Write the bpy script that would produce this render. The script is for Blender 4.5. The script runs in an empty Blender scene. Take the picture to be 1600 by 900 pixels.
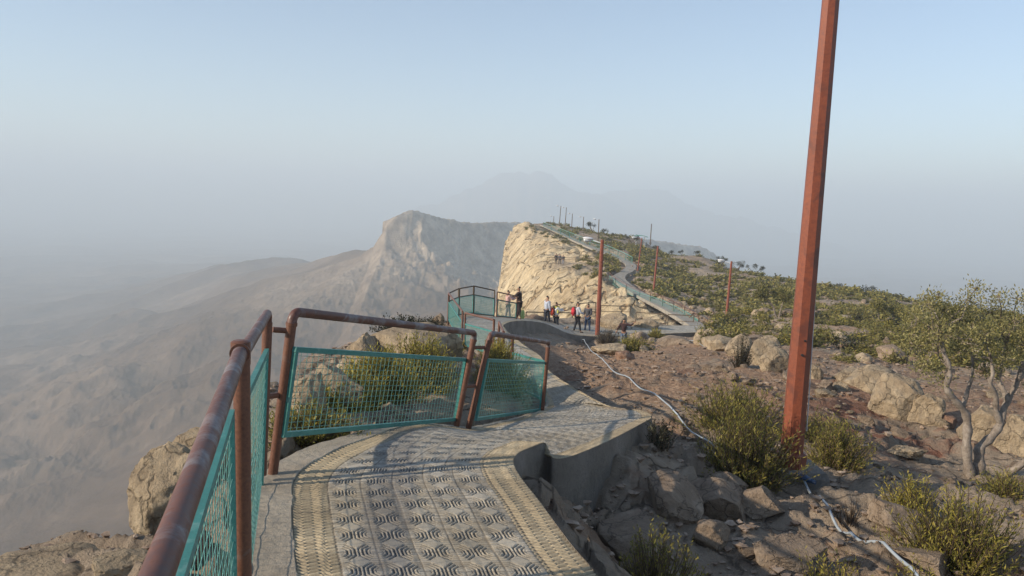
import bpy, math, random
import numpy as np
from mathutils import Vector, Matrix, noise as mnoise
random.seed(7)
rng = np.random.default_rng(7)
PI = math.pi; R = math.radians
S = bpy.context.scene
C = S.collection
# ------------------------------------------------------------------ camera
F = 1232.0
PITCH, ROLL = R(6.0), R(2.0)
cam = bpy.data.cameras.new('camera'); camo = bpy.data.objects.new('camera', cam); C.objects.link(camo)
cam.sensor_width = 36; cam.lens = 36*F/1600; cam.clip_end = 40000; cam.clip_start = .05
CM = Matrix.Rotation(PI/2-PITCH, 3, 'X') @ Matrix.Rotation(ROLL, 3, 'Z')
camo.matrix_world = CM.to_4x4()
S.camera = camo
S.render.engine = 'CYCLES'; S.cycles.volume_bounces = 1
# ------------------------------------------------------------------ world, sun
SUN_EL = R(23); SH = R(20)          # shadows run to +x, turned SH towards +y
w = bpy.data.worlds.new('World'); S.world = w; w.use_nodes = True
nt = w.node_tree; bg = nt.nodes['Background']
sky = nt.nodes.new('ShaderNodeTexSky'); sky.sky_type = 'NISHITA'; sky.sun_disc = False
sky.sun_elevation = SUN_EL
sd = Vector((-math.cos(SH), -math.sin(SH), 0))      # towards the sun, horizontally
sky.sun_rotation = math.atan2(sd.x, sd.y) % (2*PI)
sky.altitude = 1500; sky.air_density = 1.1; sky.dust_density = 1.0; sky.ozone_density = 1.5
nt.links.new(sky.outputs[0], bg.inputs[0]); bg.inputs[1].default_value = 0.125
sl = bpy.data.lights.new('sun', 'SUN'); sl.energy = 5.0; sl.angle = R(.6); sl.color = (1, .86, .68)
so = bpy.data.objects.new('sun', sl); C.objects.link(so)
sv = Vector((sd.x*math.cos(SUN_EL), sd.y*math.cos(SUN_EL), math.sin(SUN_EL)))
so.rotation_euler = sv.to_track_quat('Z', 'Y').to_euler()
vs = S.view_settings; vs.view_transform = 'Standard'; vs.look = 'None'; vs.exposure = 0.50; vs.gamma = 1
HAZE_D, HAZE_TOP = 0.00058, 262.0
# ------------------------------------------------------------------ pixels to places
def ray(u, v):
    d = CM @ Vector(((u-800)/F, -(v-450)/F, -1)); return d
def P(u, v, d):
    r = ray(u, v); return r*(d/r.y)
def PZ(u, v, z):
    r = ray(u, v); return r*(z/r.z)
def px(p):                                    # back to the photograph (for checks)
    q = CM.transposed() @ Vector(p); return (800+F*q.x/-q.z, 450-F*q.y/-q.z)
# ------------------------------------------------------------------ tags
def tag(o, label=None, cat=None, group=None, kind=None):
    if label: o['label'] = label
    if cat: o['category'] = cat
    if group: o['group'] = group
    if kind: o['kind'] = kind
    return o
def empty(name, loc=(0,0,0), rz=0, label=None, cat=None, group=None):
    o = bpy.data.objects.new(name, None); C.objects.link(o); o.location = loc; o.rotation_euler = (0,0,rz)
    o.empty_display_size = .1
    return tag(o, label, cat, group)
def copy_tree(o, parent=None):
    c = o.copy(); C.objects.link(c); c.parent = parent
    for ch in [x for x in bpy.data.objects if x.parent == o]: copy_tree(ch, c)
    return c
# ------------------------------------------------------------------ mesh helpers
class MB:
    def __init__(s): s.v = []; s.f = []; s.m = []
    def add(s, vs_, fs_, mi=0):
        b = len(s.v); s.v += [tuple(p) for p in vs_]; s.f += [tuple(i+b for i in f) for f in fs_]; s.m += [mi]*len(fs_)
    def box(s, c, d, rot=None, mi=0):
        c = Vector(c); q = [Vector((x*d[0]/2, y*d[1]/2, z*d[2]/2)) for x in (-1,1) for y in (-1,1) for z in (-1,1)]
        if rot is not None: q = [rot @ p for p in q]
        s.add([c+p for p in q], [(0,1,3,2),(4,6,7,5),(0,4,5,1),(2,3,7,6),(0,2,6,4),(1,5,7,3)], mi)
    def tube(s, pts, rad, n=10, mi=0, caps=True, flat=0):
        pts = [Vector(p) for p in pts]; k = len(pts)
        if not hasattr(rad, '__len__'): rad = [rad]*k
        vs_ = []; up = None
        for i, p in enumerate(pts):
            t = (pts[min(i+1,k-1)]-pts[max(i-1,0)]).normalized()
            if up is None: up = Vector((0,0,1)) if abs(t.z) < .9 else Vector((1,0,0))
            a = (up - t*up.dot(t)).normalized(); b = t.cross(a); up = a
            for j in range(n):
                g = 2*PI*(j+flat)/n; vs_.append(p+(a*math.cos(g)+b*math.sin(g))*rad[i])
        fs_ = [(i*n+j, i*n+(j+1)%n, (i+1)*n+(j+1)%n, (i+1)*n+j) for i in range(k-1) for j in range(n)]
        if caps: fs_ += [tuple(range(n))[::-1], tuple((k-1)*n+j for j in range(n))]
        s.add(vs_, fs_, mi)
    def build(s, name, mats, parent=None, smooth=True):
        me = bpy.data.meshes.new(name); me.from_pydata(s.v, [], s.f)
        if not isinstance(mats, (list, tuple)): mats = [mats]
        for m in mats: me.materials.append(m)
        me.polygons.foreach_set('material_index', s.m)
        if smooth:
            me.polygons.foreach_set('use_smooth', [True]*len(s.f))
            try: me.set_sharp_from_angle(angle=R(40))
            except Exception: pass
        me.update()
        o = bpy.data.objects.new(name, me); C.objects.link(o); o.parent = parent
        return o
def mesh_np(name, V, Fq, mats, parent=None, smooth=True, mi=None, attrs=None, uv=None):
    V = np.asarray(V, np.float32); Fq = np.asarray(Fq, np.int32)
    me = bpy.data.meshes.new(name); nf, k = Fq.shape
    me.vertices.add(len(V)); me.vertices.foreach_set('co', V.ravel())
    me.loops.add(nf*k); me.loops.foreach_set('vertex_index', Fq.ravel())
    me.polygons.add(nf); me.polygons.foreach_set('loop_start', np.arange(nf, dtype=np.int32)*k)
    me.polygons.foreach_set('loop_total', np.full(nf, k, np.int32))
    if mi is not None: me.polygons.foreach_set('material_index', np.asarray(mi, np.int32))
    me.polygons.foreach_set('use_smooth', np.full(nf, smooth))
    if not isinstance(mats, (list, tuple)): mats = [mats]
    for m in mats: me.materials.append(m)
    if attrs:
        for n_, a in attrs.items():
            at = me.attributes.new(n_, 'FLOAT', 'POINT'); at.data.foreach_set('value', np.asarray(a, np.float32))
    if uv is not None:
        l = me.uv_layers.new(name='UVMap'); l.data.foreach_set('uv', np.asarray(uv, np.float32)[Fq.ravel()].ravel())
    me.update(calc_edges=True); me.validate()
    o = bpy.data.objects.new(name, me); C.objects.link(o); o.parent = parent
    return o
def gridfaces(nr, nc):
    i = np.arange(nr-1)[:,None]*nc+np.arange(nc-1)[None,:]; i = i.ravel()
    return np.stack([i, i+1, i+nc+1, i+nc], 1)
# ------------------------------------------------------------------ numpy noise
def _h(ix, iy, s):
    n = (ix.astype(np.int64)*374761393 + iy.astype(np.int64)*668265263 + s*1274126177) & 0xffffffff
    n = ((n ^ (n >> 13))*1274126177) & 0xffffffff; n = n ^ (n >> 16)
    return (n & 0xffff)/65535.0
def vn(x, y, s=0):
    x0 = np.floor(x); y0 = np.floor(y); fx = x-x0; fy = y-y0
    fx = fx*fx*fx*(fx*(fx*6-15)+10); fy = fy*fy*fy*(fy*(fy*6-15)+10)
    a = _h(x0,y0,s); b = _h(x0+1,y0,s); c = _h(x0,y0+1,s); d = _h(x0+1,y0+1,s)
    return (a+(b-a)*fx+(c-a)*fy+(a-b-c+d)*fx*fy)*2-1
def fbm(x, y, o=4, s=0, g=.5):
    t = 0; a = 1; n = 0
    for k in range(o):
        t = t+a*vn(x*2**k+k*17.3, y*2**k-k*9.1, s+k); n += a; a *= g
    return t/n
def rdg(x, y, o=4, s=0, g=.5):
    t = 0; a = 1; n = 0
    for k in range(o):
        t = t+a*(1-np.abs(vn(x*2**k+k*17.3, y*2**k-k*9.1, s+k))*2); n += a; a *= g
    return t/n
def sst(a, b, x):
    t = np.clip((x-a)/(b-a), 0, 1); return t*t*(3-2*t)
# ------------------------------------------------------------------ materials
def nm(name):
    m = bpy.data.materials.new(name); m.use_nodes = True; t = m.node_tree; return m, t, t.nodes['Principled BSDF']
def N(t, typ, **kw):
    n = t.nodes.new('ShaderNode'+typ)
    for k, v in kw.items():
        if k.startswith('i_'):
            key = k[2:]; key = int(key) if key.isdigit() else key.replace('_', ' ')
            n.inputs[key].default_value = v
        else: setattr(n, k, v)
    return n
def ramp(t, src, stops):
    r = t.nodes.new('ShaderNodeValToRGB'); e = r.color_ramp.elements
    while len(e) < len(stops): e.new(.5)
    for i, (p, c) in enumerate(stops):
        e[i].position = p; e[i].color = tuple(c)+(1,) if len(c) == 3 else c
    t.links.new(src, r.inputs[0]); return r.outputs[0]
def grey(a): return (a, a, a)
def mix(t, fac, a, b, mode='MIX'):
    n = t.nodes.new('ShaderNodeMix'); n.data_type = 'RGBA'; n.blend_type = mode
    for sock, val in ((n.inputs[0], fac), (n.inputs[6], a), (n.inputs[7], b)):
        if hasattr(val, 'is_output'): t.links.new(val, sock)
        elif isinstance(val, (int, float)): sock.default_value = val
        else: sock.default_value = tuple(val)+(1,)
    return n.outputs[2]
def mth(t, op, a, b=None, c=None):
    n = t.nodes.new('ShaderNodeMath'); n.operation = op
    for i, val in enumerate((a, b, c)):
        if val is None: continue
        if hasattr(val, 'is_output'): t.links.new(val, n.inputs[i])
        else: n.inputs[i].default_value = val
    return n.outputs[0]
def noise_(t, scale, detail=6, rough=.6, co=None, dist=0):
    n = N(t, 'TexNoise'); n.inputs['Scale'].default_value = scale; n.inputs['Detail'].default_value = detail
    n.inputs['Roughness'].default_value = rough; n.inputs['Distortion'].default_value = dist
    if co is not None: t.links.new(co, n.inputs['Vector'])
    return n.outputs['Fac']
def bump(t, b, h, strength=.5, dist=.02):
    n = N(t, 'Bump'); n.inputs['Strength'].default_value = strength; n.inputs['Distance'].default_value = dist
    t.links.new(h, n.inputs['Height']); t.links.new(n.outputs[0], b.inputs['Normal'])
def objco(t, scale=None, rot=None, which='Object'):
    c = N(t, 'TexCoord').outputs[which]
    if scale or rot:
        m = N(t, 'Mapping')
        if scale: m.inputs['Scale'].default_value = scale
        if rot: m.inputs['Rotation'].default_value = rot
        t.links.new(c, m.inputs[0]); c = m.outputs[0]
    return c
def simple(name, col, rough=.7, metal=0, var=.25, scale=8, bmp=0):
    m, t, b = nm(name); co = objco(t)
    n = noise_(t, scale, 5, .6, co)
    c = ramp(t, n, [(.3, [x*(1-var) for x in col]), (.7, [min(1, x*(1+var)) for x in col])])
    t.links.new(c, b.inputs['Base Color']); b.inputs['Roughness'].default_value = rough; b.inputs['Metallic'].default_value = metal
    b.inputs['Specular IOR Level'].default_value = .3
    if bmp: bump(t, b, noise_(t, scale*4, 6, .65, co), .5, bmp)
    return m
M = {}
def rock_mat(name, lo, mid, hi, scale=1.2, crack=.6, dist=.04, which='Object', dark_mark=None):
    m, t, b = nm(name); co = objco(t, which=which)
    n1 = noise_(t, scale, 9, .65, co, .4); n2 = noise_(t, scale*6, 8, .7, co)
    c = ramp(t, n1, [(.3, lo), (.5, mid), (.68, hi)])
    c = mix(t, .55, c, ramp(t, n2, [(.3, grey(.45)), (.72, grey(1.0))]), 'MULTIPLY')
    if dark_mark:
        c = mix(t, ramp(t, noise_(t, scale*1.7, 5, .6, co, 1), [(.52, grey(0)), (.66, grey(.7))]), c, dark_mark)
    vo = N(t, 'TexVoronoi', feature='DISTANCE_TO_EDGE'); vo.inputs['Scale'].default_value = scale*1.3
    wv = mix(t, .25, co, N(t, 'TexNoise').outputs['Color'], 'ADD'); t.links.new(wv, vo.inputs['Vector'])
    ck = ramp(t, vo.outputs['Distance'], [(0, grey(0)), (.035, grey(1))])
    c = mix(t, crack*.5, c, mix(t, 1, c, ck, 'MULTIPLY'))
    t.links.new(c, b.inputs['Base Color']); b.inputs['Roughness'].default_value = .92; b.inputs['Specular IOR Level'].default_value = .15
    h = mth(t, 'ADD', mth(t, 'MULTIPLY', n1, .8), mth(t, 'MULTIPLY', n2, .45)); h = mth(t, 'ADD', h, mth(t, 'MULTIPLY', ck, .12*crack))
    h = mth(t, 'ADD', h, mth(t, 'MULTIPLY', noise_(t, scale*25, 6, .7, co), .14))
    bump(t, b, h, 1.0, dist*1.4)
    return m
M['rock'] = rock_mat('limestone', (.30,.225,.15), (.47,.37,.25), (.60,.49,.34), 1.6, .8, .10, dark_mark=(.20,.165,.135))
M['rock_dark'] = rock_mat('weathered_limestone', (.23,.17,.12), (.36,.275,.20), (.50,.40,.30), 2.2, .8, .08)
M['rock_red'] = rock_mat('reddish_stone', (.20,.11,.075), (.32,.20,.14), (.42,.30,.22), 3, .4, .05)
M['gravel'] = rock_mat('stone_chips', (.22,.155,.11), (.36,.27,.20), (.50,.40,.31), 7, .2, .01)
# the ridge ground: earth, bare rock and cream cliff by attribute
def ridge_mat():
    m, t, b = nm('ridge_ground'); co = objco(t)
    cl = N(t, 'Attribute', attribute_name='cliff').outputs['Fac']; so_ = N(t, 'Attribute', attribute_name='soil').outputs['Fac']; rd = N(t, 'Attribute', attribute_name='red').outputs['Fac']
    n0 = noise_(t, .25, 6, .6, co, .3); n1 = noise_(t, 1.3, 9, .65, co, .5); n2 = noise_(t, 9, 9, .7, co); n3 = noise_(t, 45, 6, .7, co)
    rock = ramp(t, n1, [(.3, (.24,.185,.135)), (.52, (.37,.295,.22)), (.7, (.52,.43,.33))])
    soil = ramp(t, n2, [(.3, (.20,.128,.083)), (.5, (.32,.215,.145)), (.72, (.47,.345,.245))])
    redc = ramp(t, n2, [(.3, (.17,.075,.045)), (.55, (.27,.13,.085)), (.75, (.40,.26,.19))])
    soil = mix(t, rd, soil, redc)
    k = mth(t, 'ADD', so_, mth(t, 'MULTIPLY', mth(t, 'SUBTRACT', n1, .5), 1.6))
    c = mix(t, ramp(t, k, [(.4, grey(0)), (.6, grey(1))]), rock, soil)
    vr = N(t, 'TexVoronoi', feature='DISTANCE_TO_EDGE'); vr.inputs['Scale'].default_value = 1.5; wr = N(t, 'TexNoise'); wr.inputs['Scale'].default_value = 1.2; wr.inputs['Detail'].default_value = 6; t.links.new(co, wr.inputs['Vector'])
    t.links.new(mix(t, .8, co, wr.outputs['Color'], 'ADD'), vr.inputs['Vector']); rck = ramp(t, vr.outputs['Distance'], [(0, grey(0)), (.03, grey(1))])
    rock = mix(t, .55, rock, mix(t, 1, rock, rck, 'MULTIPLY'))
    c = mix(t, ramp(t, k, [(.4, grey(0)), (.6, grey(1))]), rock, soil)
    # cliff: cream with streaks that follow the dip
    cs = objco(t, (.16, .42, .16), (0, 0, -.25))
    s1 = noise_(t, 1.1, 9, .62, cs, .6); s2 = noise_(t, 4.5, 8, .65, cs, .3)
    cc = ramp(t, s1, [(.3, (.40,.29,.17)), (.45, (.64,.50,.31)), (.7, (.76,.63,.42))])
    cc = mix(t, .6, cc, ramp(t, s2, [(.34, grey(.42)), (.56, grey(1))]), 'MULTIPLY')
    cc = mix(t, ramp(t, n0, [(.5, grey(0)), (.62, grey(.35))]), cc, (.40,.33,.25))
    vo = N(t, 'TexVoronoi', feature='DISTANCE_TO_EDGE'); vo.inputs['Scale'].default_value = .42
    c2 = objco(t, (.28, .55, .28), (0, 0, -.25)); wn = N(t, 'TexNoise'); wn.inputs['Scale'].default_value = .6; t.links.new(co, wn.inputs['Vector'])
    t.links.new(mix(t, .9, c2, wn.outputs['Color'], 'ADD'), vo.inputs['Vector'])
    ck = ramp(t, vo.outputs['Distance'], [(0, grey(0)), (.028, grey(1))])
    cc = mix(t, .8, cc, mix(t, 1, cc, ramp(t, vo.outputs['Distance'], [(0, (.35,.27,.2)), (.02, grey(1))]), 'MULTIPLY'))
    c = mix(t, cl, c, cc)
    t.links.new(c, b.inputs['Base Color']); b.inputs['Roughness'].default_value = .95; b.inputs['Specular IOR Level'].default_value = .1
    hs = mth(t, 'ADD', mth(t, 'MULTIPLY', n2, .10), mth(t, 'MULTIPLY', n3, .03)); hs = mth(t, 'ADD', hs, mth(t, 'MULTIPLY', n1, .25)); hs = mth(t, 'ADD', hs, mth(t, 'MULTIPLY', rck, .035))
    hc = mth(t, 'ADD', mth(t, 'MULTIPLY', s1, 1.2), mth(t, 'MULTIPLY', s2, .7)); hc = mth(t, 'ADD', hc, mth(t, 'MULTIPLY', ck, .5))
    h = mth(t, 'ADD', mth(t, 'MULTIPLY', hs, 1.0), mth(t, 'MULTIPLY', mth(t, 'MULTIPLY', hc, cl), 1.0))
    bump(t, b, h, 1.0, .8)
    return m
M['ridge'] = ridge_mat()
def far_mat():
    m, t, b = nm('arid_slopes'); co = objco(t)
    n1 = noise_(t, .006, 10, .62, co, .5); n2 = noise_(t, .05, 9, .7, co)
    c = ramp(t, n1, [(.32, (.075,.048,.033)), (.5, (.145,.10,.07)), (.68, (.25,.185,.135))])
    pk = N(t, 'Attribute', attribute_name='pale').outputs['Fac']
    c = mix(t, pk, c, ramp(t, n2, [(.36, (.26,.20,.145)), (.62, (.66,.55,.41))]))
    c = mix(t, .5, c, ramp(t, n2, [(.3, grey(.5)), (.65, grey(1.0))]), 'MULTIPLY')
    t.links.new(c, b.inputs['Base Color']); b.inputs['Roughness'].default_value = 1; b.inputs['Specular IOR Level'].default_value = 0
    bump(t, b, mth(t, 'ADD', mth(t, 'MULTIPLY', n1, .5), mth(t, 'MULTIPLY', n2, mth(t, 'ADD', .12, mth(t, 'MULTIPLY', pk, .5)))), .9, 14)
    return m
M['far'] = far_mat()
def concrete(name, a, b_, c_, ds=.01):
    m, t, b = nm(name); co = objco(t)
    n1 = noise_(t, 1.5, 8, .6, co, .3); n2 = noise_(t, 22, 8, .7, co); n3 = noise_(t, 120, 4, .7, co)
    c = ramp(t, n1, [(.3, a), (.5, b_), (.7, c_)]); c = mix(t, .5, c, ramp(t, n2, [(.3, grey(.6)), (.65, grey(1))]), 'MULTIPLY')
    c = mix(t, ramp(t, n3, [(.62, grey(0)), (.72, grey(.5))]), c, (.16,.14,.12))
    t.links.new(c, b.inputs['Base Color']); b.inputs['Roughness'].default_value = .9; b.inputs['Specular IOR Level'].default_value = .2
    bump(t, b, mth(t, 'ADD', mth(t, 'MULTIPLY', n2, 1), mth(t, 'MULTIPLY', n3, .3)), .9, ds)
    return m
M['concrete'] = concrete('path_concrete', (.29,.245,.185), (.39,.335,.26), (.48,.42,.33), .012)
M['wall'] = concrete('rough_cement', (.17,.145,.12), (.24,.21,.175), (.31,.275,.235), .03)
M['path_far'] = concrete('cement_path', (.27,.245,.205), (.35,.32,.27), (.43,.39,.33))
def tile_mat():
    m, t, b = nm('pressed_tiles'); co = objco(t)
    bd = N(t, 'Attribute', attribute_name='border').outputs['Fac']; gr = N(t, 'Attribute', attribute_name='groove').outputs['Fac']; jn = N(t, 'Attribute', attribute_name='joint').outputs['Fac']
    st = N(t, 'Attribute', attribute_name='dark_mark').outputs['Fac']; tv = N(t, 'Attribute', attribute_name='tilevar').outputs['Fac']
    n1 = noise_(t, 1.6, 7, .6, co, .4); n2 = noise_(t, 30, 7, .7, co)
    g = ramp(t, n1, [(.32, (.37,.335,.275)), (.52, (.50,.455,.375)), (.7, (.57,.52,.42))])
    tan = ramp(t, n1, [(.32, (.42,.33,.205)), (.55, (.53,.43,.28)), (.7, (.60,.51,.35))])
    dust = ramp(t, noise_(t, .9, 6, .6, co), [(.48, grey(0)), (.62, grey(.7))])
    g = mix(t, dust, g, (.44,.375,.27))
    c = mix(t, bd, g, tan)
    c = mix(t, 1, c, ramp(t, tv, [(0, grey(.72)), (1, grey(1.05))]), 'MULTIPLY')
    c = mix(t, .35, c, ramp(t, n2, [(.3, grey(.5)), (.6, grey(1))]), 'MULTIPLY')
    c = mix(t, mth(t, 'MULTIPLY', gr, mth(t, 'SUBTRACT', .85, mth(t, 'MULTIPLY', bd, .35))), c, (.15,.125,.095))
    c = mix(t, mth(t, 'MULTIPLY', jn, .7), c, (.12,.10,.08))
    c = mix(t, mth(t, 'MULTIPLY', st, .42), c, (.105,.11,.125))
    t.links.new(c, b.inputs['Base Color']); b.inputs['Roughness'].default_value = .8; b.inputs['Specular IOR Level'].default_value = .25
    bump(t, b, n2, .5, .003)
    return m
M['tile'] = tile_mat()
def pipe_mat(name, base, dark, worn, thr=.55, scale=6):
    m, t, b = nm(name); co = objco(t)
    n1 = noise_(t, scale, 8, .65, co, .6); n2 = noise_(t, scale*9, 6, .7, co); n3 = noise_(t, scale*.5, 4, .6, co)
    c = mix(t, ramp(t, n2, [(.35, grey(0)), (.65, grey(1))]), dark, base)
    k = ramp(t, n1, [(thr-.04, grey(0)), (thr+.07, grey(1))])
    c = mix(t, k, c, worn); c = mix(t, ramp(t, n2, [(.63, grey(0)), (.68, grey(.8))]), c, (.09,.035,.02))
    c = mix(t, .4, c, ramp(t, n3, [(.35, grey(.55)), (.6, grey(1))]), 'MULTIPLY')
    t.links.new(c, b.inputs['Base Color']); t.links.new(ramp(t, n2, [(.3, grey(.38)), (.7, grey(.66))]), b.inputs['Roughness'])
    b.inputs['Specular IOR Level'].default_value = .45
    bump(t, b, mth(t, 'ADD', n2, mth(t, 'MULTIPLY', k, -.4)), .35, .0015)
    return m
M['rail'] = pipe_mat('worn_red_oxide_rail', (.17,.072,.048), (.085,.036,.026), (.19,.165,.165), .53, 5)
M['post'] = pipe_mat('red_oxide_post', (.205,.088,.05), (.11,.047,.03), (.17,.12,.10), .66, 8)
M['lamp_paint'] = pipe_mat('orange_red_paint', (.26,.070,.030), (.17,.045,.023), (.13,.04,.025), .57, 3.5)
M['far_paint'] = simple('dull_red_paint', (.22,.065,.04), .6)
M['teal'] = pipe_mat('teal_paint', (.06,.27,.24), (.035,.18,.165), (.14,.31,.28), .6, 14)
M['wire'] = simple('teal_wire', (.12,.29,.25), .55, 0, .25, 30)
M['wire_far'] = simple('pale_teal_wire', (.13,.33,.29), .6)
M['hose'] = simple('white_plastic_pipe', (.34,.38,.41), .45, 0, .2, 3)
M['blue'] = simple('blue_plastic', (.05,.09,.17), .45)
M['cap'] = simple('white_lamp_housing', (.62,.63,.64), .35, 0, .06)
M['glass_lens'] = simple('lamp_lens', (.55,.58,.60), .2)
M['galv'] = simple('galvanised_steel', (.42,.44,.46), .45, .5)
M['block'] = concrete('footing_concrete', (.16,.145,.125), (.215,.195,.17), (.27,.25,.22), .02)
M['green_sheet'] = simple('green_roof_sheet', (.10,.35,.27), .5)
M['white'] = simple('white_paint', (.75,.75,.73), .5, 0, .05)
M['cable'] = simple('black_cable', (.03,.03,.03), .5)
def leaf_mat(name, cols, trans=.25):
    m, t, b = nm(name)
    g = N(t, 'NewGeometry').outputs['Random Per Island']; oi = N(t, 'ObjectInfo').outputs['Random']
    c = ramp(t, g, [(i/(len(cols)-1), x) for i, x in enumerate(cols)])
    c = mix(t, 1, c, ramp(t, oi, [(0, (.78,.78,.82)), (1, (1.15,1.08,1.0))]), 'MULTIPLY')
    t.links.new(c, b.inputs['Base Color']); b.inputs['Roughness'].default_value = .6; b.inputs['Specular IOR Level'].default_value = .25
    tr = N(t, 'BsdfTranslucent'); t.links.new(c, tr.inputs[0])
    ms = N(t, 'MixShader'); ms.inputs[0].default_value = trans
    t.links.new(b.outputs[0], ms.inputs[1]); t.links.new(tr.outputs[0], ms.inputs[2])
    t.links.new(ms.outputs[0], t.nodes['Material Output'].inputs[0])
    return m
M['leaf_near'] = leaf_mat('olive_shoots', [(.09,.10,.025), (.15,.155,.035), (.24,.22,.05), (.38,.32,.07), (.13,.13,.035)])
M['leaf_yellow'] = leaf_mat('yellow_shoots', [(.17,.17,.035), (.29,.27,.05), (.42,.35,.07), (.15,.15,.035), (.34,.27,.06)])
M['leaf_olive'] = leaf_mat('wild_olive_leaves', [(.15,.155,.065), (.23,.225,.095), (.37,.34,.16), (.17,.175,.07), (.30,.26,.11)])
M['leaf_hill'] = leaf_mat('hill_scrub_leaves', [(.095,.10,.033), (.17,.17,.05), (.27,.24,.07), (.13,.13,.045), (.21,.17,.065)], .15)
M['leaf_dark'] = leaf_mat('dark_scrub_leaves', [(.03,.035,.022), (.05,.055,.03), (.07,.07,.04)], .1)
M['leaf_dry'] = leaf_mat('dry_twig_leaves', [(.16,.13,.09), (.10,.085,.06), (.22,.19,.14)], .1)
M['bark'] = rock_mat('grey_bark', (.16,.13,.105), (.30,.25,.205), (.44,.38,.32), 9, .3, .02)
M['twig'] = simple('brown_twigs', (.12,.085,.055), .85)

# ------------------------------------------------------------------ thin plate interpolation in (angle, log distance)
def warp(x, y):
    r = np.sqrt(x*x+y*y)+1e-6
    return np.stack([np.arctan2(x, y)*2.2, np.log(r)], -1)
class TPS:
    def __init__(s, pts, lam=1e-4, norm=True):
        pts = np.array(pts, float); s.norm = norm
        s.c = warp(pts[:,0], pts[:,1]); r = np.sqrt(pts[:,0]**2+pts[:,1]**2)
        val = pts[:,2]/r if norm else pts[:,2]
        n = len(pts); K = s.k(s.c, s.c)+lam*np.eye(n); Q = np.hstack([np.ones((n,1)), s.c])
        A = np.block([[K, Q], [Q.T, np.zeros((3,3))]]); s.w = np.linalg.solve(A, np.r_[val, 0, 0, 0])
    def k(s, a, b):
        d = ((a[:,None,:]-b[None])**2).sum(-1); return np.where(d > 1e-12, d*np.log(d+1e-12), 0)
    def __call__(s, x, y):
        sh = x.shape; x = x.ravel(); y = y.ravel(); o = np.empty(len(x))
        for i in range(0, len(x), 20000):
            q = warp(x[i:i+20000], y[i:i+20000])
            o[i:i+20000] = s.k(q, s.c) @ s.w[:-3] + s.w[-3] + q @ s.w[-2:]
        if s.norm: o = o*np.sqrt(x*x+y*y)
        return o.reshape(sh)
# ------------------------------------------------------------------ the footpath's edges: (left u, v, z, right u, v, z)
ST = [(390,900,-1.65,935,900,-1.65),(392,850,-1.65,893,850,-1.65),(397,790,-1.65,848,790,-1.65),(403,752,-1.66,815,748,-1.65),(428,727,-1.67,803,722,-1.66),
 (475,703,-1.70,812,708,-1.67),(530,686,-1.76,832,699,-1.69),(585,671,-1.86,851,693,-1.71),(640,661,-2.0,858,704,-1.75),(690,664,-2.15,866,717,-1.79),
 (730,668,-2.28,895,713,-1.85),(775,660,-2.45,952,689,-1.95),(815,651,-2.65,998,665,-2.08),(845,640,-2.85,1019,651,-2.2),(853,630,-2.95,1000,641,-2.36),
 (850,615,-3.05,950,634,-2.48),(838,600,-3.15,905,610,-2.76),(812,586,-3.28,872,590,-3.02),(785,570,-3.42,854,575,-3.25),(762,555,-3.6,845,557,-3.5),
 (735,546,-3.8,820,540,-3.8),(716,530,-4.0,800,524,-4.1),(707,513,-4.2,789,513,-4.4),(704,504,-4.35,787,508,-4.62),(716,494,-4.6,800,502.5,-4.9),
 (741,492,-4.9,825,501.5,-5.2),(775,494,-5.2,850,505,-5.6),(808,496.5,-5.6,868,512,-6.1),(840,500,-6.1,885,520,-6.5),(880,506,-6.7,905,524,-6.9),
 (940,507.5,-7.1,950,526,-7.1),(1000,508.5,-7.25,1000,523.5,-7.2),(1060,508.5,-7.5,1060,520.5,-7.35),(1100,508,-7.7,1112,519,-7.6)]
NEAR = [( -.40,-2.6,-1.65, 1.25,-2.3,-1.65), (-.72,.8,-1.65,.78,.9,-1.65)]
Ledge = [(a,b,c) for a,b,c,_,_,_ in NEAR]+[tuple(PZ(a,b,c)) for a,b,c,_,_,_ in ST]
Redge = [(d,e,f) for _,_,_,d,e,f in NEAR]+[tuple(PZ(d,e,f)) for _,_,_,d,e,f in ST]
ST2 = [(1083,512,1112,514,-7.75),(1062,498,1088,500,-8.1),(1040,485,1062,486,-8.6),(1006,467,1026,467,-9.0),(977,451,996,451,-9.1),(960,438,978,437,-9.0),
 (958,431,979,429,-8.8),(970,424,990,423,-8.6),(978,416,994,414.5,-8.4),(972,408,982,407,-8.1),(952,398.5,963,398,-7.8),(925,388.5,934,388,-7.3),(892,374,899,373.5,-6.5),(864,360,870,359.5,-5.6),(844,351,849,350.5,-4.8)]
for A_ in (Ledge, Redge):
    p, q = Vector(A_[1]), Vector(A_[2]); A_[2:2] = [tuple(p.lerp(q, t)) for t in (.45, .72, .87)]
L2 = [tuple(PZ(a,b,z)) for a,b,c,d,z in ST2]; R2 = [tuple(PZ(c,d,z)) for a,b,c,d,z in ST2]
def dense(A, step):
    A = np.array(A, float); n = len(A); out = []
    return A
def catmull(A, per):
    A = np.array(A, float); out = []
    for i in range(len(A)-1):
        p0 = A[max(i-1,0)]; p1 = A[i]; p2 = A[i+1]; p3 = A[min(i+2,len(A)-1)]
        k = per[i]
        for j in range(k):
            t = j/k; out.append(.5*((2*p1)+(-p0+p2)*t+(2*p0-5*p1+4*p2-p3)*t*t+(-p0+3*p1-3*p2+p3)*t**3))
    out.append(A[-1]); return np.array(out)
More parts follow.
